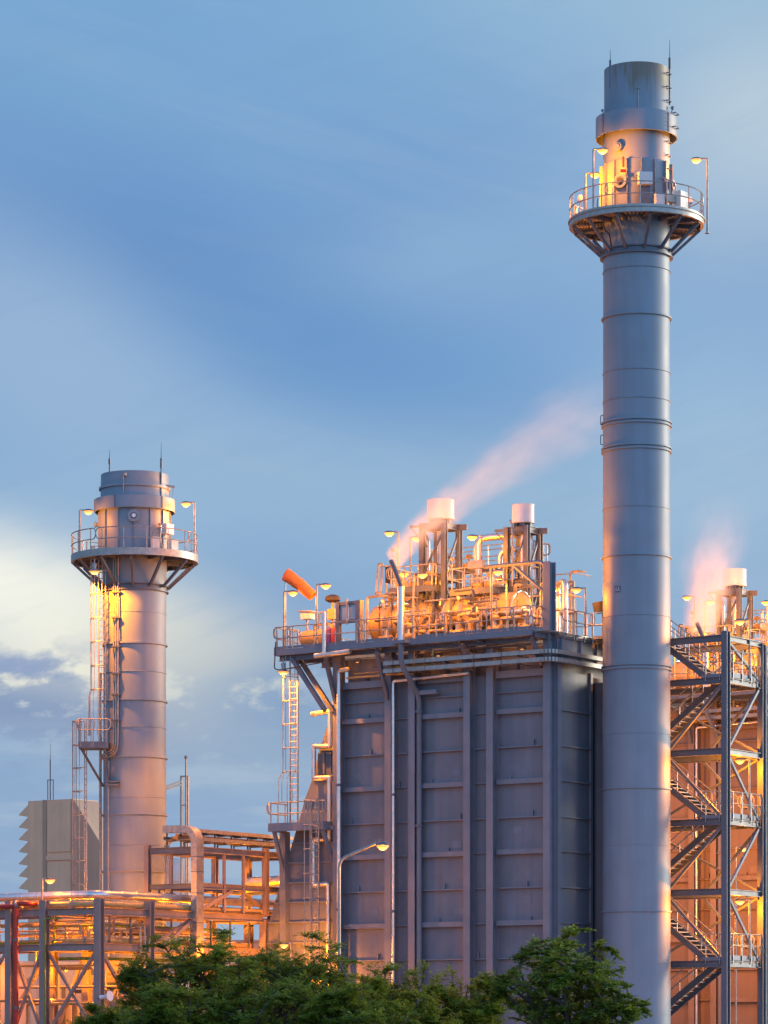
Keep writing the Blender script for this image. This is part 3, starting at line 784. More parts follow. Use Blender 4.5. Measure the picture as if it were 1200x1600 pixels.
def valve(org, label, m=INSUL, s=1.0, wheel=True, group=None, axis='u'):
    """valve body on a stub with bonnet, actuator and hand wheel"""
    t = thing('control_valve', label, 'valve', org, group)
    x, y, z = org
    d = (1, 0, 0) if axis == 'u' else (0, 1, 0)
    c = Vector((x, y, z + 0.35 * s))
    MB().tube([c - Vector(d) * 0.34 * s, c - Vector(d) * 0.30 * s, c - Vector(d) * 0.29 * s, c, c + Vector(d) * 0.29 * s, c + Vector(d) * 0.30 * s, c + Vector(d) * 0.34 * s], [0.2 * s, 0.2 * s, 0.12 * s, 0.19 * s, 0.12 * s, 0.2 * s, 0.2 * s], 14).tube([(x, y, z), (x, y, z + 0.3 * s)], 0.09 * s, 8).build('valve_body', m, t)
    MB().tube([c + Vector((0, 0, 0.15 * s)), c + Vector((0, 0, 0.5 * s))], [0.1 * s, 0.07 * s], 10).build('bonnet', GALV, t)
    if wheel:
        wc = c + Vector((0, 0, 0.56 * s)); q = [wc + Vector((0.2 * s * cos(2 * pi * k / 16), 0.2 * s * sin(2 * pi * k / 16), 0)) for k in range(16)]
        mb = MB().tube(q, 0.022 * s, 6, closed=True)
        for k in range(4): mb.tube([wc, q[k * 4]], 0.015 * s, 5)
        mb.build('hand_wheel', STEEL, t)
    else:
        MB().lathe([(0, 0.72 * s), (0.2 * s, 0.66 * s), (0.24 * s, 0.56 * s), (0.2 * s, 0.46 * s), (0, 0.44 * s)], (c.x, c.y, c.z), 16).build('actuator', m, t)
    return t

def boiler(dv, near):
    w = 'near boiler' if near else 'far boiler behind the stair tower'
    tag = ' on the near boiler' if near else ' on the far boiler'
    v = lambda x: x + dv
    # ---- casing
    t = thing('boiler_house', ('big grey ribbed boiler casing in the middle, left of the tall stack' if near else 'far ribbed boiler casing lit orange behind the stair tower'), 'boiler', (-5.8, dv, 0))
    ZT = 19.45
    WL, FR = (WALL, FRAME) if near else (WALL_LIT, FRAME_LIT)
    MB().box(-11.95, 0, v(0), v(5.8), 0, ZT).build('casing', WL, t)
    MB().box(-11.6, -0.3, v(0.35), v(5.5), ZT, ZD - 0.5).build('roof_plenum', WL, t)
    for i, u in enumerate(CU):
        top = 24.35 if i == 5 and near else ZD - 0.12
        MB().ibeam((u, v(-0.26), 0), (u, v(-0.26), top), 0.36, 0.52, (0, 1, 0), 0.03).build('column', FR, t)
    bays = [(CU[0] + 0.18, CU[1] - 0.18, 1), (CU[1] + 0.18, CU[2] - 0.18, 0), (CU[2] + 0.18, CU[3] - 0.18, 1), (CU[3] + 0.18, CU[4] - 0.18, 0), (CU[4] + 0.18, CU[5] - 0.18, 1)]
    for (a, b, wide) in bays:
        for k, z in enumerate(ZG[:9]):
            if wide and k % 2 == 0: MB().box(a, b, v(-0.24), v(0.0), z - 0.115, z + 0.115).build('girt', FR, t)
            elif wide: MB().box(a, b, v(-0.16), v(0), z - 0.03, z + 0.03).build('girt', FR, t)
            else: MB().box(a, b, v(-0.12), v(0), z - 0.03, z + 0.03).build('girt', FR, t)
        if wide:
            for z in (18.6, 17.72 - 0.0):
                if z > 18: MB().box(a, b, v(-0.14), v(0), z - 0.03, z + 0.03).build('girt', FR, t)
            MB().box(a, b, v(-0.30), v(0.0), ZT - 0.2, ZT + 0.12).build('head_girt', FR, t)
    rl = random.Random(3)
    for (a, b, wide) in bays:
        for k, z in enumerate(ZG[:9]):
            if rl.random() < 0.55:
                x = a + (b - a) * (0.15 + 0.7 * rl.random()); MB().box(x - 0.035, x + 0.035, v(-0.10), v(0.0), z + 0.12 if wide and k % 2 == 0 else z + 0.03, z + 0.30).build('lifting_lug', FR, t)
        if wide:
            for k in range(3):
                x = a + (b - a) * (0.1 + 0.6 * rl.random()); z = ZG[1 + 2 * k] - 0.35 - 0.7 * rl.random(); MB().box(x, x + 0.5, v(-0.012), v(0.0), z - 0.35, z).build('patch_plate', FR, t)
    # end wall towards the stack
    MB().box(0.0, 0.10, v(0.42), v(3.05), 0, 19.5).build('end_panel', WL, t)
    MB().box(0.0, 0.30, v(0.06), v(0.36), 0, ZD - 0.4).build('corner_post', FR, t)
    for z in [ZG[0] + 0.0] + ZG[1:9]: MB().box(0.10, 0.22, v(0.38), v(3.08), z - 0.03, z + 0.03).build('end_girt', FR, t)
    MB().box(0.0, 0.2, v(3.08), v(3.26), 0, 19.6).build('end_stile', FR, t)
    MB().box(0.0, 1.42, v(3.62), v(5.5), 0.0, 19.2).build('outlet_duct', WL, t)
    MB().box(0.0, 0.06, v(3.26), v(3.62), 0.0, 19.2).build('expansion_joint', DARK, t)
    CASE = t
    # ---- top deck
    d = thing('top_deck', ('railed steel deck along the top of the near boiler' if near else 'railed steel deck along the top of the far boiler, lit orange'), 'platform', (-6, dv, ZD))
    uL = -14.54 if near else -12.6
    mb = MB()
    x = uL + 0.1
    while x < 0.5:
        mb.box(x, x + 0.055, v(-1.45), v(6.6), ZD - 0.045, ZD); x += 0.13
    for y in (-1.4, -0.8, -0.2, 0.5, 1.5, 3, 4.5, 6): mb.box(uL, 0.5, v(y), v(y + 0.06), ZD - 0.10, ZD - 0.047)
    mb.build('grating', GALV, d)
    cuts = [uL, -12.45, -9.5, -9.46, -6.55, -6.5, -3.4, -3.36, -0.15]
    MB().box(uL, -0.15, v(-1.52), v(-1.46), ZD - 0.26, ZD + 0.02).box(uL, -0.15, v(-1.46), v(-1.30), ZD - 0.26, ZD - 0.23).build('edge_channel', FRAME, d)
    for a, b in ((uL, -9.55), (-9.50, -7.75), (-6.5, -3.4), (-3.36, -0.15)):
        MB().box(a, b, v(-1.475), v(-1.465), ZD + 0.04, ZD + 0.16).build('kick_plate', FRAME, d)
    MB().box(uL - 0.06, uL, v(-1.52), v(6.6), ZD - 0.26, ZD + 0.14).build('edge_channel', FRAME, d)
    MB().box(-0.15, -0.09, v(-1.52), v(-0.52), ZD - 0.26, ZD + 0.14).build('edge_channel', FRAME, d)
    MB().ibeam((0.28, v(-0.0), ZD - 0.72), (0.28, v(6.4), ZD - 0.72), 0.25, 1.05, t=0.04).build('plate_girder', FRAME, d)
    MB().box(0.2, 0.4, v(0.0), v(6.4), ZD - 0.15, ZD - 0.02).build('girder_plate', GALV, d)
    for y in (0.25, 1.9, 3.3, 4.6): MB().box(0.29, 0.40, v(y), v(y + 0.03), ZD - 1.2, ZD - 0.25).build('girder_stiffener', FRAME, d)
    for u in CU[1:]:
        MB().ibeam((u, v(-1.46), ZD - 0.24), (u, v(0.3), ZD - 0.24), 0.18, 0.26).build('cantilever', STEEL, d)
    MB().ibeam((uL, v(-0.95), ZD - 0.36), (-0.2, v(-0.95), ZD - 0.36), 0.2, 0.22).build('long_beam', STEEL, d)
    for u in (CU[0], CU[1], CU[3] + 0.3, CU[5] - 0.25):
        MB().beam((u + 0.02, v(-0.50), ZD - 2.6 if u < -8 else ZD - 1.5), (u - 0.02, v(-1.36), ZD - 0.40), 0.16, 0.2).build('raking_strut', STEEL, d)
    if near:
        for a, y0 in ((0.5, -0.6), (1.0, -1.25)):
            MB().beam((CU[0] - 0.15, y0 + 0.1, ZD - 3.0), (CU[0] - 2.0, y0, ZD - 0.45), 0.18, 0.2).build('raking_strut', STEEL, d)
        for y0 in (-1.2, 0.2, 2.2, 4.2): MB().ibeam((uL + 0.05, y0, ZD - 0.38), (CU[0], y0, ZD - 0.38), 0.18, 0.26).build('cantilever', STEEL, d)
    secs = ([(uL + 0.02, -13.86), (-13.72, -9.6)] if near else [(uL + 0.02, -9.6)]) + [(-9.5, -7.5), (-6.85, -6.45), (-6.35, -3.1), (-2.95, -1.7), (-1.6, -0.35)]
    secs = ([(uL + 0.05, -13.80), (-13.66, -9.62)] if near else [(uL, -9.62)]) + [(-9.52, -5.10), (-4.98, -1.25), (-1.1, -0.3)]
    for a, b in secs: railing(d, [(a, v(-1.49), ZD), (b, v(-1.49), ZD)], step=1.3)
    railing(d, [(-0.14, v(-1.4), ZD), (-0.14, v(-0.6), ZD)], step=0.7)
    railing(d, [(uL, v(-1.4), ZD), (uL, v(0.4), ZD)], step=0.9); railing(d, [(uL, v(0.6), ZD), (uL, v(6.4), ZD)])
    railing(d, [(0.42, v(0.4), ZD), (0.42, v(1.3), ZD)], step=0.9); railing(d, [(0.42, v(1.42), ZD), (0.42, v(2.9), ZD)], step=0.75)
    MB().box(0.5, 1.12, v(2.7), v(6.6), ZD - 0.1, ZD).build('gangway', GALV, d)
    railing(d, [(0.5, v(2.74), ZD), (1.1, v(2.74), ZD)], step=0.5)
    railing(d, [(-11.5, v(6.55), ZD), (-6.5, v(6.55), ZD)]); railing(d, [(-6.3, v(6.55), ZD), (0.4, v(6.55), ZD)])
    # ---- clutter hung under the deck: small bore pipes and hangers
    rnd = random.Random(5)
    for k in range(11):
        a = -11.4 + rnd.random() * 5; b = a + 2.5 + rnd.random() * 4.5; b = min(b, -0.4)
        y = -0.95 + 0.75 * rnd.random(); z = 19.75 + 0.95 * rnd.random()
        pts = [(a, v(y), z), (b, v(y), z)]
        if k % 3 == 0: pts.append((b, v(y), z + 0.7))
        MB().tube(fillet(pts, 0.12), 0.03 + 0.035 * rnd.random(), 7).build('small_pipe', INSUL if k % 2 else STEEL, d)
    for k in range(9):
        u = -11 + 1.2 * k + 0.3 * rnd.random()
        MB().box(u, u + 0.28 + 0.3 * rnd.random(), v(0.1), v(0.36), 19.6, 19.9 + 0.6 * rnd.random()).build('hanger_box', STEEL, d)
    # ---- cable trays
    for k, z in enumerate((20.22, 19.86)):
        y = -0.98
        p = fillet([(-8.55, v(y), z), (0.62, v(y), z), (0.62, v(3.4), z)], 0.5, 6)
        tr = thing('cable_tray', ('upper' if k == 0 else 'lower') + ' galvanised cable tray under the deck edge' + tag, 'cable tray', (-4, v(y), z), 'cable trays under the boiler decks')
        mb = MB()
        for a, b in zip(p, p[1:]):
            if (b - a).length < 1e-4: continue
            mb.beam(a, b, 0.3, 0.02, off=(0, -0.08)); mb.beam(a, b, 0.02, 0.19, off=(0.15, 0)); mb.beam(a, b, 0.02, 0.19, off=(-0.15, 0)); mb.beam(a, b, 0.31, 0.012, off=(0, 0.09))
        mb.build('tray', GALV, tr)
        for u in (-7.2, -5.2, -3.2, -1.2): MB().box(u, u + 0.06, v(y - 0.18), v(0.0), z - 0.14, z - 0.10).build('tray_bracket', STEEL, tr)
        for u in (-8.0, -6.2, -3.5, -2.0): MB().box(u, u + 0.05, v(y - 0.165), v(y + 0.165), z - 0.1, z + 0.11).build('tray_joint', STEEL, tr)
    # ---- drain pipes on the wall
    pipe_thing('drain_pipe', [(-4.05, v(-0.62), 19.55), (-8.32, v(-0.62), 19.42), (-8.32, v(-0.62), 1.0)], 0.075, CLAD, 'cladded pipe down the wall between two columns' + tag, group='pipes on the boiler walls', bend=0.1, seams=1.7, clamps=(0.42, 0.66))
    # ---- drums
    for nm, u0, u1, y, z, lb in (('a', -10.85, -7.7, 1.9, 22.45, 'left'), ('b', -6.4, -2.6, 1.6, 22.5, 'right')):
        s = thing('steam_drum', lb + ' insulated steam drum lying behind the railing' + tag, 'steam drum', ((u0 + u1) / 2, v(y), ZD), 'steam drums')
        r = 0.92
        prof = [(0.0, u0 - 0.42), (r * 0.45, u0 - 0.38), (r * 0.78, u0 - 0.24), (r * 0.95, u0 - 0.08), (r, u0), (r, u1), (r * 0.95, u1 + 0.08), (r * 0.78, u1 + 0.24), (r * 0.4, u1 + 0.38), (0, u1 + 0.42)]
        MB().lathe(prof, (0, v(y), z), 40, axis='u').build('drum_shell', INSUL, s)
        for x in np.arange(u0, u1 + 0.01, (u1 - u0) / 4): MB().lathe([(r, x - 0.03), (r + 0.025, x - 0.03), (r + 0.025, x + 0.03), (r, x + 0.03)], (0, v(y), z), 40, axis='u').build('jacket_band', CLAD, s)
        MB().lathe([(0, u0 - 0.62), (0.36, u0 - 0.62), (0.36, u0 - 0.50), (0.24, u0 - 0.50), (0.24, u0 - 0.3)], (0, v(y), z - 0.05), 24, axis='u').build('manway', CAB, s)
        for x in (u0 + 0.5, u1 - 0.5): MB().box(x - 0.15, x + 0.15, v(y - 0.6), v(y + 0.6), ZD, z - 0.6).build('saddle', STEEL, s)
        for k, x in enumerate(np.linspace(u0 + 0.5, u1 - 0.4, 4)):
            MB().tube(fillet([(x, v(y), z + r - 0.1), (x, v(y), z + r + 0.35), (x + 0.1, v(y + 1.2), z + r + 0.35)], 0.2), 0.09, 10).build('riser', INSUL, s)
    # pipe racks of small insulated pipes in front of the drums
    for k in range(14 if near else 12):
        u = -9.0 + 0.60 * k + 0.25 * rnd.random(); y = 0.15 + 0.5 * rnd.random(); h = 0.5 + 0.9 * rnd.random()
        if -6.95 < u < -6.5: continue
        ln = 0.35 + 0.6 * rnd.random()
        pipe_thing('branch_pipe', [(u, v(y), ZD), (u, v(y), ZD + h), (u + ln, v(y), ZD + h), (u + ln, v(y + 0.9), ZD + h)], 0.05 + 0.04 * rnd.random(), INSUL, 'insulated branch pipe bent low behind the front railing' + tag, group='branch pipes behind the railing' + tag, bend=0.12, flanges=(0.2, 0.6))
    for k, (u, y, z, ln) in enumerate(((-7.6, 0.55, 22.0, 3.0), (-4.3, 0.5, 22.35, 2.9), (-3.6, 0.9, 21.75, 3.0))):
        pipe_thing('header_pipe', [(u, v(y), ZD), (u, v(y), z), (u + ln, v(y), z), (u + ln, v(y), ZD)], 0.13, CLAD if k else INSUL, ('first', 'second', 'third')[k] + ' cladded header pipe from the left behind the railing' + tag, group='header pipes on the decks', bend=0.2, seams=0.8, flanges=(0.3, 0.7))
    for k, (u, y) in enumerate(((-9.3, 0.2), (-7.9, 0.0), (-5.2, 0.1), (-3.0, -0.1), (-1.6, 0.3))):
        valve((u, v(y), ZD), ('first', 'second', 'third', 'fourth', 'fifth')[k] + ' hand-wheel valve from the left along the front railing' + tag, INSUL, 0.95, k % 2 == 0, 'valves along the deck railings')
    # taller thin pipework, frames and trays standing among the drums
    r2 = random.Random(17)
    NP = 46 if near else 30
    for k in range(NP):
        u = -10.9 + 10.2 * (k + r2.random()) / NP; y = (0.1 + 0.9 * r2.random()) if k % 2 else (0.9 + 3.9 * r2.random()); h = 1.0 + 2.8 * r2.random() * (1 if y > 1 else 0.62)
        a_ = r2.choice((-1, 1)) * (0.5 + 1.3 * r2.random()); b_ = 0.4 + 1.2 * r2.random(); dn = r2.random() * 1.2
        pts = [(u, v(y), ZD), (u, v(y), ZD + h), (min(max(u + a_, -11), -0.5), v(y), ZD + h), (min(max(u + a_, -11), -0.5), v(y + b_), ZD + h)]
        if k % 3 == 0: pts.append((pts[-1][0], pts[-1][1], ZD + h - 0.4 - dn))
        pipe_thing('thin_pipe', pts, 0.03 + 0.05 * r2.random() ** 2, (INSUL, GALV, CLAD, STEEL)[k % 4], 'thin pipe bent among the drums behind the railing' + tag, group='thin pipes among the drums' + tag, bend=0.15, flanges=(0.3,) if k % 2 else (), n=8)
    for k in range(8):
        u = -10.6 + 1.25 * k + 0.3 * r2.random(); y = 0.9 + 2.8 * r2.random(); h = 1.6 + 1.5 * r2.random(); w_ = 0.6 + 0.5 * r2.random()
        s = thing('goalpost_stand', 'small steel goalpost frame holding pipes among the drums' + tag, 'frame', (u, v(y), ZD), 'goalpost frames among the drums' + tag)
        for x in (u, u + w_): MB().beam((x, v(y), ZD), (x, v(y), ZD + h), 0.09, 0.09).build('post', STEEL, s)
        for hh in (0.45, 0.99): MB().beam((u, v(y), ZD + h * hh), (u + w_, v(y), ZD + h * hh), 0.08, 0.1).build('cross_bar', STEEL, s)
        MB().beam((u, v(y), ZD + h * 0.45), (u + w_, v(y), ZD + h * 0.98), 0.05, 0.05).build('brace', STEEL, s)
        MB().box(u + 0.08, u + w_ * 0.6, v(y) - 0.16, v(y) - 0.06, ZD + h * 0.5, ZD + h * 0.5 + 0.4).build('terminal_box', CAB if k % 2 else DARK, s)
    # ---- upper walkways over the drums
    for nm, a, b, y0, y1, z, lb in (('a', -9.75, -7.2, 1.1, 3.4, 23.95, 'left'), ('b', -6.0, -3.7, 0.7, 2.6, 23.55, 'right'), ('c', -9.2, -3.3, 3.7, 4.9, 25.0, 'rear')):
        p = thing('drum_walkway', lb + ' railed walkway perched over the steam drums' + tag, 'platform', ((a + b) / 2, v(y0), ZD), 'walkways over the drums')
        mb = MB(); x = a
        while x < b: mb.box(x, x + 0.05, v(y0), v(y1), z - 0.05, z); x += 0.12
        mb.build('grating', GALV, p)
        MB().box(a, b, v(y0 - 0.05), v(y0), z - 0.2, z + 0.1).box(a - 0.05, a, v(y0), v(y1), z - 0.2, z + 0.1).box(b, b + 0.05, v(y0), v(y1), z - 0.2, z + 0.1).build('edge_channel', STEEL, p)
        for x, y in ((a + 0.1, y0 + 0.1), (b - 0.1, y0 + 0.1), (a + 0.1, y1 - 0.1), (b - 0.1, y1 - 0.1)): MB().beam((x, v(y), ZD), (x, v(y), z - 0.05), 0.1, 0.1).build('leg', STEEL, p)
        for x in (a + 0.5, (a + b) / 2, b - 0.4): MB().beam((x, v(y0), z - 0.15), (x - 0.3, v(y0 + 0.4), z - 0.75), 0.09, 0.1).build('knee_brace', STEEL, p)
        railing(p, [(a, v(y0), z), (b, v(y0), z)], step=0.8, below=0.1); railing(p, [(a, v(y1), z), (a, v(y0 + 0.1), z)], step=0.8, below=0.1); railing(p, [(b, v(y0 + 0.1), z), (b, v(y1), z)], step=0.8, below=0.1); railing(p, [(a, v(y1), z), (b, v(y1), z)], step=0.9, below=0.1)
        for k in range(3):
            x = a + 0.4 + k * 0.75
            if nm == 'a' or k: valve((x, v(y0 + 0.55), z), ('left', 'middle', 'right')[k] + f' relief valve on the {lb} drum walkway' + tag, INSUL, 0.8, k == 1, 'relief valves on the drum walkways')
        if nm == 'a':
            q = thing('ladder_cage', 'open guard basket of flat bars beside the drum walkway' + tag, 'ladder cage', (a - 0.5, v(y0), z), 'guard baskets')
            for zz, rr in ((z + 1.3, 0.5), (z - 0.05, 0.62)):
                MB().tube([(a - 0.35 - rr * sin(pi * k / 12), v(y0 + 0.45) - rr * cos(pi * k / 12), zz) for k in range(13)], 0.045, 6).build('cage_hoop', GALV, q)
            for k in (0, 3, 5, 7, 9, 12): MB().beam((a - 0.35 - 0.5 * sin(pi * k / 12), v(y0 + 0.45) - 0.5 * cos(pi * k / 12), z + 1.3), (a - 0.35 - 0.62 * sin(pi * k / 12), v(y0 + 0.45) - 0.62 * cos(pi * k / 12), z - 0.05), 0.09, 0.02).build('cage_bar', GALV, q)
            MB().box(a - 0.3, a - 0.05, v(y0 + 0.1), v(y0 + 0.5), z + 0.4, z + 1.15).solo('instrument_box', DARK, 'dark instrument box inside the guard basket' + tag, 'box', 'instrument boxes on the decks')
            mb = MB(); mb.tube([(a + 0.1, v(y0 + 0.2), z), (a + 0.1, v(y0 + 0.2), z + 1.9)], 0.03, 6); mb.ball((a + 0.1, v(y0 + 0.2), z + 1.62), 0.07, n=8); mb.ball((a + 0.1, v(y0 + 0.2), z + 1.95), 0.12, n=10)
            mb.solo('gauge_post', GALV, 'thin gauge post with a round dial above the left drum walkway' + tag, 'gauge', 'gauge posts over the drums')
            pipe_thing('relief_vent', [(a + 1.5, v(y0 + 1), z), (a + 1.5, v(y0 + 1), z + 2.3), (a + 1.3, v(y0 + 1), z + 2.65)], 0.14, CLAD, 'thick relief vent rising through the left drum walkway' + tag, group='relief vents', bend=0.1, seams=0.8)
            pipe_thing('relief_vent', [(a + 1.9, v(y0 + 1.6), z), (a + 1.9, v(y0 + 1.6), z + 2.8), (a + 1.7, v(y0 + 1.6), z + 3.1)], 0.05, GALV, 'thin relief vent with bent tip above the left drum walkway' + tag, group='relief vents', bend=0.1)
        elif nm == 'b':
            mb = MB(); mb.tube([(a + 0.1, v(y0 + 0.0), z), (a + 0.1, v(y0 + 0.0), z + 1.5)], 0.03, 6); mb.ball((a + 0.1, v(y0), z + 1.2), 0.07, n=8); mb.ball((a + 0.1, v(y0), z + 1.55), 0.11, n=10)
            mb.solo('gauge_post', GALV, 'thin gauge post with a round dial beside the right drum walkway' + tag, 'gauge', 'gauge posts over the drums')
            MB().box(-5.0, -4.2, v(y0 - 0.05), v(y0 + 0.2), z + 1.0, z + 1.35).solo('flood_light_box', GALV, 'tilted metal housing on the rail of the right drum walkway' + tag, 'housing', 'housings on the decks')
            pipe_thing('relief_vent', [(-5.7, v(2.6), ZD + 1), (-5.7, v(2.6), 26.25), (-3.2, v(3.2), 26.35), (-3.1, v(3.2), 24.0)], 0.16, CLAD, 'big cladded pipe bent between the two silencer towers' + tag, group='relief vents', bend=0.4, seams=0.9)
            pipe_thing('relief_vent', [(-4.6, v(2.8), ZD + 1), (-4.6, v(2.8), 25.6), (-3.1, v(3.3), 25.7), (-3.0, v(3.3), 23.5)], 0.12, CLAD, 'slimmer cladded pipe bent under the big one between the silencer towers' + tag, group='relief vents', bend=0.35, seams=0.9)
            pipe_thing('relief_vent', [(-3.4, v(2.0), ZD + 1), (-3.4, v(2.0), 26.6), (-3.55, v(2.0), 26.85)], 0.05, GALV, 'thin relief vent with bent tip beside the right silencer tower' + tag, group='relief vents', bend=0.1)
    # ---- silencer towers
    for nm, u1, y0, sz, ztop, cr, ch, lb in (('a', -6.95, 1.6, 1.25, 27.05, 0.635, 0.92, 'left'), ('b', -2.87, 2.4, 1.1, 26.6, 0.515, 0.87, 'right')):
        s = thing('silencer_tower', lb + ' braced steel tower carrying a white drum silencer' + tag, 'tower', (u1 - sz / 2, v(y0 + sz / 2), ZD), 'silencer towers')
        cs = [(u1 - sz, y0), (u1, y0), (u1, y0 + sz), (u1 - sz, y0 + sz)]
        for x, y in cs: MB().ibeam((x, v(y), ZD), (x, v(y), ztop), 0.24, 0.24, (0, 1, 0), 0.03).build('column', STEEL, s)
        for zz in (ztop - 0.16, ztop - 2.6):
            for (x, y), (x2, y2) in zip(cs, cs[1:] + cs[:1]):
                dx, dy = (x2 - x) / sz * 0.12, (y2 - y) / sz * 0.12
                MB().ibeam((x + dx, v(y + dy), zz), (x2 - dx, v(y2 - dy), zz), 0.14, 0.3, t=0.025).build('ring_beam', STEEL, s)
        for (x, y), (x2, y2) in zip(cs, cs[1:] + cs[:1]):
            MB().beam((x, v(y), ztop - 2.5), (x2, v(y2), ztop - 0.35), 0.08, 0.08).build('brace', STEEL, s)
            MB().beam((x2, v(y2), ztop - 2.75), (x, v(y), ztop - 4.8), 0.09, 0.09).build('brace', STEEL, s)
            MB().beam((x, v(y), ztop - 2.75), (x2, v(y2), ztop - 4.8), 0.07, 0.07).build('brace', STEEL, s)
        MB().beam((u1 + 0.02, v(y0 + sz), ztop - 0.14), (u1 + 0.4, v(y0 + sz + 0.1), ztop - 0.14), 0.14, 0.26).beam((u1 - sz, v(y0), ztop - 0.14), (u1 - sz - 0.55, v(y0 - 0.2), ztop - 0.14), 0.08, 0.12).beam((u1 - sz - 0.5, v(y0 - 0.2), ztop - 0.2), (u1 - sz, v(y0), ztop - 0.8), 0.06, 0.06).build('lifting_arm', STEEL, s)
        cx, cy = u1 - sz / 2, v(y0 + sz / 2)
        MB().tube([(cx, cy, ztop - 0.2), (cx, cy, ztop - 1.6), (cx, cy, ZD + 1)], 0.16, 12).build('vent_pipe', CLAD, s)
        q = thing('steam_silencer', ('wide' if nm == 'a' else 'narrower') + f' white drum silencer on top of the {lb} braced tower' + tag, 'silencer', (cx, cy, ztop), 'white steam silencers')
        z0 = ztop + 0.2
        MB().lathe([(cr * 0.55, z0 + 0.0), (cr, z0), (cr, z0 + ch), (cr - 0.06, z0 + ch), (cr - 0.06, z0 + 0.08), (0, z0 + 0.08)], (cx, cy, 0), 48).build('drum', WHITE, q)
        MB().lathe([(cr, z0 + 0.05), (cr + 0.012, z0 + 0.05), (cr + 0.012, z0 + 0.1), (cr, z0 + 0.1)], (cx, cy, 0), 48).lathe([(cr, z0 + ch - 0.05), (cr + 0.012, z0 + ch - 0.05), (cr + 0.012, z0 + ch - 0.005), (cr, z0 + ch - 0.005)], (cx, cy, 0), 48).build('drum_band', WHITE, q)
        mb = MB()
        for k in range(6): mb.box(cx + cr * 0.72 * cos(k * pi / 3) - 0.08, cx + cr * 0.72 * cos(k * pi / 3) + 0.08, cy + cr * 0.72 * sin(k * pi / 3) - 0.08, cy + cr * 0.72 * sin(k * pi / 3) + 0.08, ztop, z0)
        mb.tube([(cx, cy, ztop - 0.35), (cx, cy, z0)], 0.3, 14).build('drum_foot', STEEL, q)
    # ---- steam vent through the deck edge
    e = thing('steam_vent', ('slanted steam vent pipe standing at the deck edge' + tag), 'vent pipe', (-7.12, v(-1.72), 21.05), 'slanted steam vents')
    MB().tube([(-7.12, v(-1.72), 21.1), (-7.12, v(-1.72), 23.62)], 0.165, 14).build('cladding', CLAD, e)
    for z in (22.3, 23.0): MB().tube([(-7.12, v(-1.72), z - 0.015), (-7.12, v(-1.72), z + 0.015)], 0.172, 14).build('lap_seam', CLAD, e)
    MB().tube([(-7.12, v(-1.72), 23.5), (-7.12, v(-1.72), 23.68), (-7.40, v(-1.72), 24.3), (-7.66, v(-1.72), 24.88)], 0.115, 14, caps=False).tube([(-7.70, v(-1.72), 24.80), (-7.61, v(-1.72), 24.72)], 0.09, 10).build('nozzle', STEEL, e)
    MB().box(-7.55, -6.75, v(-1.9), v(-1.5), 21.0, 21.14).build('vent_seat', FRAME, e)
    MB().tube(fillet([(-7.12, v(-1.72), 21.0), (-7.12, v(-1.72), 20.1), (-7.04, v(-0.35), 18.6), (-7.04, v(-0.35), 2)], 0.25), 0.125, 12).build('lower_pipe', WALL, e)
    for z in (17.9, 12.6): MB().tube([(-7.04, v(-0.35), z), (-7.04, v(-0.35), z + 0.12)], 0.19, 12).build('clamp', STEEL, e)
    # ---- small gear common to both decks
    pipe_thing('bent_pipe', [(-0.35, v(1.7), ZD), (-0.35, v(1.7), 23.75), (-1.2, v(2.4), 23.75), (-1.2, v(2.4), ZD)], 0.14, CLAD, 'higher of two cladded pipes bent beside the corner column' + tag, group='bent pipes beside the corner columns', bend=0.35, seams=0.8)
    pipe_thing('bent_pipe', [(-0.75, v(1.5), ZD), (-0.75, v(1.5), 23.2), (-1.6, v(2.2), 23.2), (-1.6, v(2.2), ZD)], 0.11, CLAD, 'lower of two cladded pipes bent beside the corner column' + tag, group='bent pipes beside the corner columns', bend=0.3, seams=0.8)
    # ---- lamps
    def lp(px, ytop, vv, zb, side, lb, pw=150, **k):
        q = on_v(px, ytop, vv)
        return lamp((q.x, v(vv), zb), q.z, side, lb + tag, pw if near else pw * 1.2, **k)
    lp(622, 832, 2.6, 23.95, -1, 'lamp post on the left drum walkway pointing left', 150)
    lp(641, 840, 3.0, 23.95, 1, 'lamp post on the left drum walkway pointing right', 150, arm=0.3)
    lp(646, 897, -1.25, ZD, 1, 'lamp post at the front railing right of the slanted vent', 330)
    lp(641, 896, 1.6, 23.95, -1, 'short lamp on the left drum walkway under the vent nozzle', 140, arm=0.3)
    lp(752, 838, 1.2, 23.55, -1, 'tall lamp post on the right drum walkway', 200)
    lp(768, 892, -1.25, ZD, 1, 'lamp post at the front railing below the right drum walkway', 330, arm=0.3)
    # work lights low between the drums (bulkhead lamps on short stems)
    for k, (u, y, z) in enumerate(((-9.6, 0.35, 23.4), (-5.2, 0.2, 23.2), (-8.0, 3.6, 23.2), (-4.0, 3.8, 23.0), (-1.3, 1.2, 23.0))):
        b = thing('bulkhead_lamp', ('first', 'second', 'third', 'fourth', 'fifth')[k] + ' small bulkhead lamp from the left among the drum pipework' + tag, 'lamp', (u, v(y), ZD), 'bulkhead lamps among the pipework')
        MB().tube([(u, v(y), ZD), (u, v(y), z)], 0.025, 6).box(u - 0.09, u + 0.09, v(y) - 0.06, v(y) + 0.06, z + 0.0, z + 0.05).build('stem', GALV, b)
        MB().ball((u, v(y), z - 0.04), 0.075, 0.075, 0.08, 10).build('lens', LENS, b)
        glow_light((0, -0.12, z - ZD - 0.15), b, 130 if near else 200)
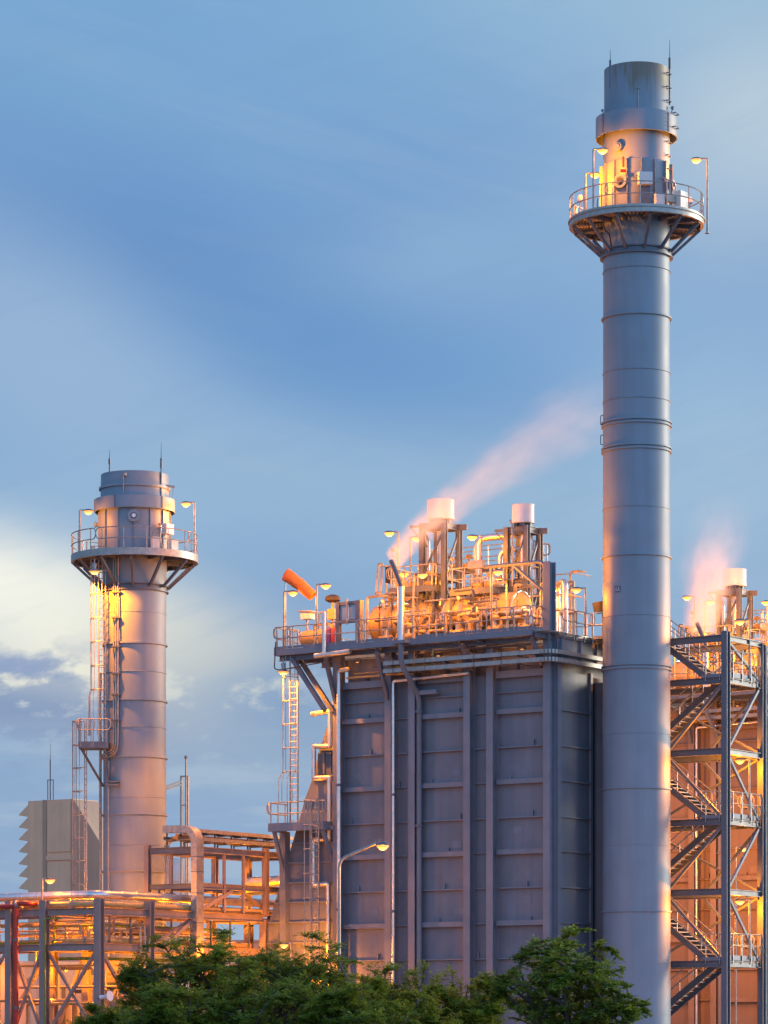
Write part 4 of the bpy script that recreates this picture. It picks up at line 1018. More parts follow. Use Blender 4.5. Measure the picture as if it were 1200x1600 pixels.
    # added fill lights, tucked in to warm the pipes under the deck
    for k, u in enumerate((-10.6, -6.0, -1.4)):
        b = thing('soffit_fill', ('left', 'middle', 'right')[k] + ' added fill light above the cable trays under the deck' + tag, 'lamp', (u, v(-0.25), 20.45), 'added fill lights under the decks')
        MB().box(u - 0.16, u + 0.16, v(-0.38), v(-0.22), 20.5, 20.62).build('housing', STEEL, b)
        MB().box(u - 0.06, u + 0.06, v(-0.34), v(-0.27), 20.47, 20.5).build('lens', LENS, b)
        glow_light((0, -0.15, -0.12), b, 10, r=0.08)
    return CASE

B1 = boiler(0.0, True)
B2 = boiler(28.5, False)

# ---------------------------------------------------------------- things only the near boiler shows
# pipe frame at the corner column
t = thing('davit_frame', 'grey tubular arm with a diagonal stay clamped to the tall corner column', 'davit', (-0.2, -0.3, ZD - 0.1))
p0, p1 = on_v(757, 886, -0.3), on_v(851, 877, -0.3)
MB().tube(fillet([p0, p1, (p1.x, -0.3, ZD - 0.1)], 0.35), 0.085, 12).build('arm', FRAME, t)
MB().tube([on_v(803, 884, -0.3), (p1.x, -0.3, 23.0)], 0.075, 10).build('stay', FRAME, t)
for y in (898, 962):
    z = on_v(853, y, -0.3).z; MB().box(p1.x - 0.1, 0.0, -0.42, -0.18, z - 0.12, z + 0.12).build('clamp', FRAME, t)
# side lamp and camera on the end deck
q = on_u(915, 920, 0.6)
lamp((0.6, q.y, ZD), q.z, -1, 'lone lamp post behind the railing at the end of the near boiler deck', 150)
t = thing('surveillance_camera', 'dark camera box on a short post beside the tall stack at deck level', 'camera', (1.0, 2.8, ZD))
MB().tube([(1.0, 2.8, ZD), (1.0, 2.8, 22.35)], 0.04, 6).build('post', GALV, t)
MB().hexa([(0.72, 2.5, 22.3), (1.2, 2.5, 22.3), (1.2, 2.95, 22.4), (0.72, 2.95, 22.4), (0.62, 2.5, 22.75), (1.2, 2.5, 22.8), (1.2, 2.95, 22.8), (0.62, 2.95, 22.75)]).build('housing', DARK, t)
# left end: windsock and its mast, lamps
q = on_v(444, 925, -1.3)
lamp((q.x, -1.3, ZD), q.z, 1, 'lamp post under the orange windsock at the left end of the deck', 170)
q2 = on_v(495, 914, -1.3)
lamp((q2.x, -1.3, ZD), q2.z, 1, 'lamp post right of the windsock, in front of the grey panel frame', 170)
m = on_v(446, 903, -1.15)
t = thing('windsock', 'orange cloth windsock hanging from a thin mast at the left end of the deck', 'windsock', (m.x, -1.15, ZD))
MB().tube([(m.x, -1.15, ZD), (m.x, -1.15, m.z + 0.05)], 0.03, 6).build('mast', GALV, t)
a_, b_ = on_v(448, 899, -1.2), on_v(489, 932, -0.7)
ax = (b_ - a_)
MB().tube([a_ + ax * k / 20 + Vector((0, 0, 0.012 * sin(k * 0.7) - 0.0006 * (k - 10) ** 2 + 0.06)) for k in range(-1, 21)], [0.31 - 0.003 * k + 0.003 * sin(k * 2.1) for k in range(-1, 21)], 20, caps=False).build('sock', SOCK, t)
MB().lathe([(0.27, -0.02), (0.30, -0.02), (0.30, 0.03), (0.27, 0.03)], n=24)
for k in (5, 10, 15): 
    cc = a_ + ax * k / 20 + Vector((0, 0, 0.012 * sin(k * 0.7) - 0.0006 * (k - 10) ** 2 + 0.06)); rr_ = 0.31 - 0.003 * k + 0.004
    MB().tube([cc - ax.normalized() * 0.012, cc + ax.normalized() * 0.012], rr_, 20, caps=False).build('seam_band', SOCK, t)
rg = a_ - ax.normalized() * 0.02
sdv = ax.normalized().cross(Vector((0, 0, 1))).normalized(); upv = sdv.cross(ax.normalized())
MB().tube([rg + Vector((0, 0, 0.02)) + (sdv * cos(2 * pi * k / 24) + upv * sin(2 * pi * k / 24)) * 0.295 for k in range(24)], 0.016, 6, closed=True).build('hoop', SOCK, t)
# analyser gear behind the left railing
def at_v(px, py, v_): return on_v(px, py, v_)
c = at_v(492, 990, 0.2)
t = thing('pressure_vessel', 'squat horizontal tank behind the left railing, lit bright orange', 'tank', (c.x, 0.2, ZD))
MB().lathe([(0, c.x - 0.75), (0.3, c.x - 0.68), (0.44, c.x - 0.5), (0.46, c.x + 0.5), (0.3, c.x + 0.68), (0, c.x + 0.75)], (0, 0.2, ZD + 0.62), 26, axis='u').build('shell', INSUL, t)
for dx in (-0.4, 0.4): MB().box(c.x + dx - 0.07, c.x + dx + 0.07, -0.1, 0.5, ZD, ZD + 0.35).build('saddle', STEEL, t)
MB().tube(fillet([(c.x, 0.2, ZD + 1.05), (c.x, 0.2, ZD + 1.3), (c.x + 0.9, 0.2, ZD + 1.3), (c.x + 0.9, 0.2, ZD)], 0.15), 0.07, 8).build('outlet', INSUL, t)
c = at_v(480, 966, 0.0)
t = thing('analyser_hut', 'small pale hooded box on a stand behind the left railing', 'cabinet', (c.x, 0.0, ZD))
MB().tube([(c.x, 0, ZD), (c.x, 0, c.z)], 0.05, 8).build('stand', GALV, t)
MB().box(c.x - 0.25, c.x + 0.3, -0.2, 0.2, c.z - 0.05, c.z + 0.3).build('box', CAB, t)
MB().hexa([(c.x - 0.4, -0.3, c.z + 0.32), (c.x + 0.45, -0.3, c.z + 0.26), (c.x + 0.45, 0.3, c.z + 0.26), (c.x - 0.4, 0.3, c.z + 0.32), (c.x - 0.4, -0.3, c.z + 0.37), (c.x + 0.45, -0.3, c.z + 0.31), (c.x + 0.45, 0.3, c.z + 0.31), (c.x - 0.4, 0.3, c.z + 0.37)]).build('hood', GALV, t)
c = at_v(520, 955, 0.6)
t = thing('level_valve', 'motor valve with a dark round pod on top, left of the grey panel frame', 'valve', (c.x, 0.6, ZD))
MB().tube([(c.x, 0.6, ZD), (c.x, 0.6, c.z + 0.5)], 0.07, 8).box(c.x - 0.2, c.x + 0.2, 0.45, 0.75, c.z - 0.4, c.z + 0.1).build('stem', INSUL, t)
MB().lathe([(0, 0.52), (0.2, 0.52), (0.36, 0.6), (0.38, 0.68), (0.34, 0.8), (0.15, 0.88), (0, 0.88)], (c.x, 0.6, c.z - 0.1), 18).build('pod', DARK, t)
MB().tube(fillet([(c.x - 0.8, 0.6, ZD), (c.x - 0.8, 0.6, c.z), (c.x, 0.6, c.z)], 0.15), 0.05, 8).build('sensing_line', GALV, t)
for k, px in enumerate((514, 523)):
    c = at_v(px, 970, -0.2)
    mb = MB(); mb.lathe([(0, ZD), (0.12, ZD), (0.12, ZD + 0.25), (0.17, ZD + 0.3), (0.17, ZD + 0.95), (0.1, ZD + 1.05), (0, ZD + 1.1)], (c.x, -0.2, 0), 14)
    mb.solo('gas_bottle', PURPLE if k == 0 else RED, 'purple upright cylinder behind the left railing' if k == 0 else 'red upright cylinder beside the purple one behind the left railing', 'cylinder', 'upright cylinders behind the left railing')
a0, a1 = on_v(529, 990, -0.6), on_v(560, 938, -0.6)
t = thing('panel_frame', 'tall dark steel frame with two glass panes above the left railing', 'frame', ((a0.x + a1.x) / 2, -0.6, ZD))
for x in (a0.x, a1.x): MB().box(x - 0.1, x + 0.1, -0.7, -0.5, ZD, a1.z).build('post', STEEL, t)
for z in (a1.z - 0.1, a1.z - 0.95, ZD + 0.15): MB().box(a0.x + 0.1, a1.x - 0.1, -0.68, -0.52, z - 0.08, z + 0.08).build('cross_bar', STEEL, t)
MB().box((a0.x + a1.x) / 2 - 0.04, (a0.x + a1.x) / 2 + 0.04, -0.76, -0.7, a1.z - 1.1, a1.z + 0.1).build('mullion', GALV, t)
xm = (a0.x + a1.x) / 2
for x0, x1 in ((a0.x + 0.1, xm - 0.03), (xm + 0.03, a1.x - 0.1)): MB().box(x0, x1, -0.61, -0.59, a1.z - 0.86, a1.z - 0.19).build('pane', GLASSM, t)
MB().box(a1.x + 0.1, a1.x + 0.16, -0.7, -0.42, ZD, a1.z).build('side_sheet', FRAME, t)
# galvanised pipe loop at the left corner
b0, b1 = on_v(492, 1025, -1.55), on_v(547, 1018, -1.55)
pipe_thing('overflow_pipe', [b0, b1], 0.12, CLAD, 'short fat cladded pipe under the left end of the deck', bend=0.1, seams=0.6)
u_ = on_v(507, 960, -1.6).x
pipe_thing('overflow_riser', [(u_, -1.62, on_v(507, 1022, -1.6).z), (u_, -1.62, on_v(507, 956, -1.6).z)], 0.105, CLAD, 'upright cladded pipe crossing the left railing', bend=0.1, seams=0.9)
u_ = -11.42
pipe_thing('corner_downpipe', [(u_ + 0.55, -0.66, 20.15), (u_, -0.66, 20.1), (u_, -0.66, 1.0)], 0.11, CLAD, 'long cladded downpipe at the left corner of the near boiler', bend=0.15, seams=1.15, clamps=(0.3, 0.6))
# soffit pipe outline at the recess and the small beam with a hook
MB().box(-7.0, -5.95, -0.55, -0.3, 18.72, 18.92).solo('lifting_beam', FRAME, 'short lifting beam poking out near the slanted vent pipe', 'beam')
c = on_v(663, 1078, -0.45)
mb = MB(); mb.tube([(c.x, -0.45, 18.7), (c.x, -0.45, c.z)], 0.02, 5); mb.ball((c.x, -0.45, c.z - 0.1), 0.08, 0.06, 0.13, 8); mb.solo('chain_hoist', GALV, 'little chain hoist hanging from the short lifting beam', 'hoist', org=(c.x, -0.45, c.z))

# inlet duct: tapering casing left of the boiler
t = thing('inlet_duct', 'tapering grey inlet duct left of the boiler with stepped pipes', 'duct', (-14, 0.4, 0))
P = lambda px, py, v_=0.4: (lambda q: (q.x, q.z))(on_v(px, py, v_))
MB().prism([P(519, 1135), P(511, 1135), P(497, 1180), P(489, 1215), P(476, 1250), P(462, 1300), P(449, 1345), P(428, 1415), P(418, 1450), (P(418, 1500)[0], 2.0), (-11.9, 2.0)], 0.4, 5.4).build('casing', WALL, t)
cu = on_v(445, 1300, 0.2).x
MB().box(cu - 0.17, cu + 0.17, 0.0, 0.4, 0, on_v(445, 1300, 0.2).z).build('column', FRAME, t)
MB().box(-12.28, -11.98, 0.05, 0.4, 0, 19.6).build('column', FRAME, t)
edge = [(1140, 511), (1180, 497), (1215, 489), (1250, 476), (1300, 462), (1345, 449), (1415, 428), (1450, 418), (1520, 417)]
for y in (1172, 1213, 1250, 1287, 1318, 1349, 1380, 1411, 1442, 1474):
    x = np.interp(y, [e[0] for e in edge], [e[1] for e in edge])
    q = on_v(x - 1, y, 0.3)
    MB().box(q.x, -12.3, 0.28, 0.41, q.z - 0.04, q.z + 0.04).build('girt', FRAME, t)
for ya, yb, pa, pb in ((1175, 1210, 496, 517), ):
    q, r_ = on_v(pa, yb, 0.3), on_v(pb, ya, 0.3)
    MB().box(q.x, r_.x, 0.33, 0.41, q.z, r_.z).build('inspection_panel', STEEL, t)
    MB().box((q.x + r_.x) / 2 - 0.05, (q.x + r_.x) / 2 + 0.05, 0.25, 0.34, q.z, r_.z).build('panel_rib', FRAME, t)
zig = [(487, 1116), (516, 1111), (516, 1166), (490, 1166), (490, 1216), (515, 1215), (515, 1311), (490, 1313), (490, 1383), (513, 1381), (513, 1560)]
pipe_thing('stepped_pipe', [on_v(x, y, 0.05) for x, y in zig], 0.12, CLAD, 'fat cladded pipe stepping in and out down the edge of the inlet duct', bend=0.06, seams=0.9)
q = on_v(420, 1372, 3.0)
pipe_thing('stub_pipe', [(q.x - 1.2, 3.0, q.z - 0.2), (q.x + 1.2, 3.0, q.z - 0.15)], 0.28, CLAD, 'fat horizontal pipe stub poking from behind the inlet duct', bend=0.1, seams=0.7)
# side landing with its two ladders
z0 = on_v(420, 1290, -1.0).z
uA, uB = on_v(421, 1290, -1.0).x, on_v(505, 1290, -1.0).x
t = thing('side_landing', 'small railed landing on raking brackets halfway up the inlet duct', 'platform', ((uA + uB) / 2, -0.6, z0))
MB().box(uA, uB, -1.0, 0.35, z0 - 0.06, z0).build('grating', GALV, t)
MB().box(uA, uB, -1.05, -1.0, z0 - 0.3, z0 + 0.1).box(uA - 0.05, uA, -1.05, 0.4, z0 - 0.3, z0 + 0.1).box(uB, uB + 0.05, -1.05, 0.4, z0 - 0.3, z0 + 0.1).build('edge_channel', FRAME, t)
MB().beam((uA + 0.25, -0.95, z0 - 0.3), (cu, 0.1, z0 - 2.2), 0.16, 0.16).build('bracket', FRAME, t)
MB().beam((uB - 0.1, -0.95, z0 - 0.3), (-11.95, -0.2, z0 - 2.0), 0.16, 0.16).beam((uB - 0.3, -0.5, z0 - 0.2), (-11.8, -0.5, z0 - 0.2), 0.16, 0.2).build('bracket', FRAME, t)
railing(t, [(uA, -1.0, z0), (uA + 2.15, -1.0, z0)], step=1.0); railing(t, [(uA, 0.3, z0), (uA, -0.95, z0)], step=0.8)
railing(t, [(uA + 2.25, -1.0, z0), (uB, -1.0, z0)], step=0.5)
lu = on_v(455, 1200, -0.9).x
t = thing('caged_ladder', 'bright caged ladder from the landing up to the left end of the deck', 'ladder', (lu, -0.6, z0), 'caged ladders on the near boiler')
caged_ladder(t, lu + 0.05, -0.75, z0, ZD + 1.0, on_v(455, 1216, -0.9).z, cr=0.36, hoops=1.12, nb=5, flare=(z0 + 1.05, 0.3), face=(0, -1), w=0.45)
lu2 = on_v(494, 1350, -1.0).x
t = thing('caged_ladder', 'lower caged ladder in front of the inlet duct, rising from the trees', 'ladder', (lu2, -1.0, 0), 'caged ladders on the near boiler')
caged_ladder(t, lu2 + 0.12, -1.25, 1.0, z0 + 1.1, 5.0, cr=0.36, hoops=1.15, nb=4, face=(0, -1), w=0.42)
# pendant lamp on the ladder head
q = on_v(443, 1050, -1.35)
pendant((q.x, -1.35, q.z), 'round pendant lamp hanging under the left end of the deck above its ladder', 5200)
mb = MB(); mb.tube(fillet([(q.x - 0.35, -1.5, ZD + 0.4), (q.x - 0.4, -1.55, ZD - 0.9), (q.x - 0.1, -1.5, ZD - 0.95), (q.x + 2.2, -1.4, ZD - 0.75)], 0.15), 0.028, 6); mb.solo('lamp_cable', DARK, 'loose dark cable looping below the left end of the deck', 'cable')

# ================================================================ stair tower
UF, UR, UL, VF, VB = 6.45, 6.45, 0.45, 4.56, 7.95
t = thing('stair_tower', 'blue-grey steel stair tower right of the tall stack', 'stair tower', (3.5, 6.2, 0))
TW = t
for (x, y) in ((UR, VF), (UR, VB), (UL, VF), (UL, VB)):
    MB().ibeam((x, y, 0), (x, y, 21.25 if (x, y) != (UR, VB) else 21.0), 0.30, 0.32, (0, 1, 0), 0.03).build('column', STEEL, t)
LV = [21.1, 19.19, 15.97, 12.78, 9.59, 6.32, 3.15]
for z in LV:
    h = 0.30
    for y in (VF, VB): MB().ibeam((UL + 0.16, y, z - h / 2), (UR - 0.16, y, z - h / 2), 0.18, h).build('beam', STEEL, t)
    for x in (UR, UL): MB().ibeam((x, VF + 0.17, z - h / 2 - 0.01), (x, VB - 0.17, z - h / 2 - 0.01), 0.18, h - 0.04).build('beam', STEEL, t)
um = 3.45
for i in range(1, len(LV) - 1):       # K bracing: nodes at the landings, apex at the half levels
    z = LV[i]
    half = i % 2 == 0
    if half:
        for zz, s_ in ((LV[i - 1], -1), (LV[i + 1], 1)):
            e = -0.35 if zz > z else 0.05
            f = 0.0 if zz > z else -0.35
            MB().beam((um, VF, z + f), (UR - 0.2, VF, zz + e), 0.12, 0.12).build('brace', STEEL, t)
            MB().beam((um - 0.2, VF, z + f), (UL + 0.2, VF, zz + e), 0.12, 0.12).build('brace', STEEL, t)
            MB().beam((um, VB, z + f), (UR - 0.2, VB, zz + e), 0.12, 0.12).build('brace', STEEL, t)
            MB().beam((UR, VF + 0.2, z + f), (UR, VB - 0.35, zz + e), 0.12, 0.12).build('brace', FRAME, t)
            MB().beam((UR - 0.06, VB - 0.25, z + f), (UL + 0.2, VB - 0.05, zz + e), 0.1, 0.1).build('brace', STEEL, t)
MB().beam((UR, VF + 0.2, LV[0] - 0.3), (UR, VB - 0.35, LV[1] + 0.1), 0.12, 0.12).build('brace', FRAME, t)
def flight(t, u0, z0, u1, z1_, va, vb):
    """one flight between two landings: two stringers, treads, handrails on both sides"""
    p = MB().beam((u0, va, z0 - 0.08), (u1, va, z1_ - 0.08), 0.06, 0.28).build('stair_flight', STEEL, t)
    MB().beam((u0, vb, z0 - 0.08), (u1, vb, z1_ - 0.08), 0.06, 0.28).build('stringer', STEEL, p)
    n = int(round(abs(z1_ - z0) / 0.205)); proto = None
    for k in range(1, n):
        u, z = u0 + (u1 - u0) * k / n, z0 + (z1_ - z0) * k / n
        if proto is None:
            proto = MB().box(u - 0.14, u + 0.14, va + 0.04, vb - 0.04, z - 0.045, z).build('tread', STEEL, p); b0 = (u, z)
        else:
            o = proto.copy(); o.parent = p; COL.objects.link(o); o.location = (u - b0[0], 0, z - b0[1])
    for y in (va, vb):
        mb = MB()
        for h in (0.55, 1.02): mb.tube([(u0, y, z0 + h), (u1, y, z1_ + h)], 0.026, 6)
        for k in range(4):
            f = 0.06 + 0.88 * k / 3; mb.tube([(u0 + (u1 - u0) * f, y, z0 + (z1_ - z0) * f - 0.1), (u0 + (u1 - u0) * f, y, z0 + (z1_ - z0) * f + 1.02)], 0.026, 6)
        mb.build('handrail', GALV, p)
UA, UB = 5.3, 1.0
va1, vb1, va2, vb2 = 4.78, 5.75, 6.2, 7.2
for i, z in enumerate(LV[1:6]):
    zz = z + 0.14
    if i % 2 == 0:      # right-hand landing
        mb = MB(); x = UA
        while x < UR - 0.1: mb.box(x, x + 0.06, VF + 0.1, VB - 0.1, zz - 0.04, zz); x += 0.12
        mb.build('landing_grating', GALV, t)
        MB().box(UA - 0.1, UR - 0.1, VF - 0.04, VF + 0.03, zz - 0.13, zz + 0.02).box(UR - 0.03, UR + 0.03, VF + 0.2, VB - 0.2, zz - 0.13, zz + 0.10).build('landing_edge', FRAME, t)
        for y in (5.2, 6.2, 7.1): MB().beam((UA, y, zz - 0.14), (UR - 0.1, y, zz - 0.14), 0.1, 0.18).build('landing_joist', STEEL, t)
        railing(t, [(UA + 0.1, VF - 0.06, zz), (UR - 0.25, VF - 0.06, zz)], step=0.6)
        railing(t, [(UR + 0.06, VF + 0.45, zz), (UR + 0.06, VB - 0.15, zz)], step=0.85)
        railing(t, [(UR - 0.5, VB - 0.1, zz), (UA + 0.1, VB - 0.1, zz)], step=0.6)
        up = LV[i] + 0.14 if i else ZD
        flight(t, UA, zz, UB if i else 2.75, up, va1, vb1)
    else:
        MB().box(UL - 0.2, UB, VF + 0.1, VB - 0.1, zz - 0.14, zz).build('landing_grating', GALV, t)
        flight(t, UB, zz, UA, LV[i] + 0.14, va2, vb2)
        railing(t, [(UL - 0.2, VF - 0.04, zz), (UB, VF - 0.04, zz)], step=0.6)
flight(t, UB, LV[6] + 0.14, UA, LV[5] + 0.14, va2, vb2)
MB().box(1.13, 2.75, 4.7, 6.6, ZD - 0.1, ZD).build('top_landing', GALV, t)
railing(t, [(1.2, 4.66, ZD), (2.6, 4.66, ZD)], step=0.7)
for k, (y, lb) in enumerate(((970, 'top'), (1187, 'middle'), (1407, 'lowest'))):
    q = on_u(1171, y, UR + 0.06)
    lamp((UR + 0.06, q.y, LV[1 + 2 * k] + 0.1), q.z, -1, f'lamp post on the {lb} right-hand landing of the stair tower', 800 if k else 450, arm=0.44)
MB().tube([(UR + 0.12, VB + 0.22, 0.3), (UR + 0.12, VB + 0.22, 20.9)], 0.05, 8).solo('conduit', GALV, 'thin upright conduit along the right column of the stair tower', 'conduit')
for k in (1, 3, 5):
    zz = LV[k]
    mb = MB(); mb.tube(fillet([(UR + 0.1, VB - 0.7, zz + 0.7), (UR + 0.12, VB - 0.75, zz - 0.25), (UR + 0.12, VB - 0.4, zz - 0.3), (UR + 0.12, VB - 0.2, zz + 0.9), (UR + 0.12, VB + 0.1, zz + 0.3)], 0.25), 0.022, 6); mb.solo('lamp_cable', DARK, {1: 'looped cable at the top', 3: 'looped cable at the middle', 5: 'looped cable at the lowest'}[k] + ' right landing of the stair tower', 'cable', 'looped cables on the stair tower')

# ================================================================ pipe rack on the left
KU, KV = at(155, 1500, 149.7).x, at(155, 1500, 149.7).y
t = thing('pipe_rack', 'orange-lit steel pipe rack of columns, beams and braces at the lower left', 'pipe rack', (KU - 1.6, KV + 5, 0))
c18 = on_v(16, 1500, KV).x
cols_f = [(KU, KV), (KU - 3.25, KV), (c18, KV), (c18 - 3.6, KV), (KU - 3.25, KV + 3.0), (KU, KV + 3.6), (c18, KV + 3.0), (c18 - 3.6, KV + 3.0),
          (KU, KV + 7.2), (KU - 3.25, KV + 7.2), (KU, KV + 12.4), (KU - 3.25, KV + 12.4), (KU, KV + 15.4), (KU - 3.25, KV + 15.4)]
for (x, y) in cols_f:
    MB().ibeam((x, y, 0), (x, y, 9.11 if y < KV + 3.7 else 8.5), 0.36, 0.36, (0, 1, 0), 0.035).build('column', RACKM, t)
Z1, Z2 = 8.55, 6.93
for z in (Z1, Z2):
    for y in (KV, KV + 3.0):
        for a, b in ((KU, KU - 3.25), (KU - 3.25, c18), (c18, c18 - 3.6)):
            MB().ibeam((a - 0.19, y, z), (b + 0.19, y, z), 0.2, 0.32).build('beam', RACKM, t)
    ys = [KV, KV + 3.6, KV + 7.2, KV + 12.4, KV + 15.4]
    for x in (KU, KU - 3.25):
        for a, b in zip(ys, ys[1:]):
            MB().ibeam((x, a + 0.19, z), (x, b - 0.19, z), 0.2, 0.32).build('beam', RACKM, t)
    for y in ys[1:] + [KV + 5.4, KV + 9.6]:
        MB().ibeam((KU - 0.1, y, z), (KU - 3.15, y, z), 0.18, 0.28).build('cross_beam', RACKM, t)
for (x0, x1) in ((KU - 0.15, KU - 3.1), (KU - 3.4, c18 + 0.15), (c18 - 0.2, c18 - 3.4)):
    MB().beam((x0, KV - 0.05, Z2 - 0.2), (x1, KV - 0.05, 2.9), 0.13, 0.13).build('brace', RACKM, t)
    MB().beam((x1, KV + 0.08, Z2 - 0.2), (x0, KV + 0.08, 2.9), 0.13, 0.13).build('brace', RACKM, t)
    MB().beam((x0, KV + 3.0, Z2 - 0.2), (x1, KV + 3.0, 2.9), 0.13, 0.13).build('brace', RACKM, t)
MB().beam((KU, KV + 6.95, Z1 - 0.15), (KU, KV + 4.6, Z2 + 0.1), 0.14, 0.16).beam((KU - 0.12, KV + 6.9, Z1 - 0.15), (KU - 0.7, KV + 4.4, Z2 + 0.1), 0.12, 0.12).build('brace', RACKM, t)
MB().beam((KU - 3.25, KV + 6.9, Z1 - 0.15), (KU - 3.25, KV + 4.4, Z2 + 0.1), 0.13, 0.14).build('brace', RACKM, t)
MB().beam((KU - 0.2, KV + 0.4, Z2 - 0.2), (KU - 0.2, KV + 3.3, 3.4), 0.13, 0.15).beam((KU - 0.2, KV + 3.4, Z2 - 0.3), (KU - 1.5, KV + 3.2, 3.3), 0.15, 0.3).build('brace', RACKM, t)
for y in np.arange(KV + 1.2, KV + 12, 1.5): MB().beam((KU - 0.4, y, Z2 + 0.2), (KU - 0.4, y, Z1 - 0.2), 0.07, 0.07).build('hanger', STEEL, t)
mb = MB()
for y in np.arange(KV + 0.4, KV + 7, 0.12): mb.box(KU - 3.0, KU - 1.9, y, y + 0.06, Z2 + 0.17, Z2 + 0.21)
mb.build('walkway_grating', GALV, t)
railing(t, [(KU - 3.0, KV + 2.7, Z2 + 0.2), (KU - 0.5, KV + 2.7, Z2 + 0.2)], step=0.8, m=YELLOW if False else GALV)
railing(t, [(KU - 1.9, KV + 3.2, Z2 + 0.2), (KU - 1.9, KV + 7, Z2 + 0.2)], step=0.9)
railing(t, [(KU - 7, KV + 2.6, Z2 + 0.2), (KU - 3.6, KV + 2.6, Z2 + 0.2)], step=0.9)
# pipes on the rack
def yz(px, py, v_): return on_v(px, py, v_)
zb = 9.34
pipe_thing('main_pipe', [(KU - 22, KV + 0.9, zb), (KU - 0.75, KV + 0.9, zb), (KU - 0.75, KV + 16.2, zb)], 0.20, CLAD, 'thickest shiny cladded pipe along the top of the pipe rack, turning the corner', group='pipes on the pipe rack', bend=0.6, seams=1.0, n=20)
pipe_thing('main_pipe', [(KU - 22, KV + 0.32, 8.88), (KU - 0.28, KV + 0.32, 8.88), (KU - 0.28, KV + 15.5, 8.88)], 0.15, INSUL, 'second insulated pipe just below the thickest one on the pipe rack', group='pipes on the pipe rack', bend=0.4, seams=2.4, n=16, flanges=(0.36, 0.47, 0.55))
pipe_thing('main_pipe', [(KU - 20, KV + 2.2, 8.89), (KU - 2.2, KV + 2.2, 8.89), (KU - 2.2, KV + 16, 8.89)], 0.13, INSUL, 'insulated pipe at the back of the top rack level', group='pipes on the pipe rack', bend=0.5, seams=1.6, n=14)
rz = yz(20, 1416, KV - 0.32).z; ru = yz(25.5, 1500, KV - 0.32).x
pipe_thing('red_pipe', [(KU - 14, KV - 0.32, rz), (ru - 0.1, KV - 0.32, rz)], 0.10, RED, 'horizontal red fire pipe at the far left of the rack', group='red fire pipes', bend=0.2)
pipe_thing('red_pipe', [(ru, KV - 0.34, 0.0), (ru, KV - 0.34, rz + 0.12), (ru + 0.72, KV - 0.30, rz + 0.10), (ru + 0.75, KV + 0.6, rz + 0.10)], 0.115, RED, 'upright red fire pipe with an elbow at the top, in front of a rack column', group='red fire pipes', bend=0.22, n=16, flanges=(0.86,), clamps=(0.4, 0.7))
gz = yz(85, 1447, KV + 1.3).z; gu = yz(85, 1447, KV + 1.3).x
pipe_thing('green_pipe', [(gu, KV + 1.3, Z2 + 0.2), (gu, KV + 1.3, gz), (KU - 1.3, KV + 1.3, gz), (KU - 1.3, KV + 10, gz)], 0.075, GREEN, 'green water pipe with an elbow between the rack levels', group='green water pipes', bend=0.25)
pipe_thing('green_pipe', [(KU - 9, KV + 0.8, Z2 + 0.26), (KU - 3.4, KV + 0.8, Z2 + 0.26)], 0.075, GREEN, 'green water pipe lying on the left part of the lower rack level', group='green water pipes')
pipe_thing('green_pipe', [(KU - 2.9, KV + 0.6, 6.43), (KU - 1.0, KV + 0.6, 6.43), (KU - 1.0, KV + 9, 6.43)], 0.08, GREEN, 'green water pipe slung under the lower rack level', group='green water pipes', bend=0.3)
pipe_thing('green_pipe', [(KU - 2.98, KV - 0.3, 0.0), (KU - 2.98, KV - 0.3, Z1 - 0.3), (KU - 2.1, KV - 0.2, Z1 - 0.3)], 0.04, GREEN, 'thin upright green pipe beside a rack column', group='green water pipes', bend=0.15)
for k in range(2): pipe_thing('green_pipe', [(KU - 0.9 + 0.3 * k, KV + 3.9 + 0.5 * k, 0), (KU - 0.9 + 0.3 * k, KV + 3.9 + 0.5 * k, 6.2 - 0.15 * k), (KU - 0.9 + 0.3 * k, KV + 5.6, 6.2 - 0.15 * k)], 0.05, GREEN, ('left' if k == 0 else 'right') + ' of two thin green downpipes rising from the trees', group='green water pipes', bend=0.15)
for k in range(3): pipe_thing('grey_downpipe', [(KU + 0.16, KV + 2.75 + 0.32 * k, 0), (KU + 0.16, KV + 2.75 + 0.32 * k, 7.9 - 0.42 * (k == 2)), (KU - 0.4, KV + 2.9 + 0.32 * k, 7.9 - 0.42 * (k == 2))], 0.04, GALV, ('left', 'middle', 'right')[k] + ' of three thin grey downpipes right of the rack corner', group='thin grey downpipes', bend=0.15)
pipe_thing('main_pipe', [(KU - 2.7, KV + 0.7, Z2 + 0.30), (KU - 0.6, KV + 0.7, Z2 + 0.30), (KU - 0.6, KV + 12, Z2 + 0.30)], 0.125, INSUL, 'insulated pipe lying on the lower rack level behind the corner column', group='pipes on the pipe rack', bend=0.4, seams=0.9, flanges=(0.1, 0.17))
pipe_thing('main_pipe', [(KU - 14, KV + 1.6, Z2 + 0.3), (KU - 3.2, KV + 1.6, Z2 + 0.3)], 0.12, INSUL, 'insulated pipe lying on the left part of the lower rack level', group='pipes on the pipe rack', seams=1.1)
for k in range(4): pipe_thing('grey_pipe', [(KU - 1.6 - 0.3 * k, KV + 1.8 + 0.2 * k, Z2 + 0.45 + 0.22 * k), (KU - 1.6 - 0.3 * k, KV + 12.2, Z2 + 0.45 + 0.22 * k)], 0.055, STEEL if k % 2 else INSUL, ('lowest', 'second lowest', 'second highest', 'highest')[k] + ' of four small pipes running back between the rack levels', group='small pipes between the rack levels')
r3 = random.Random(8)
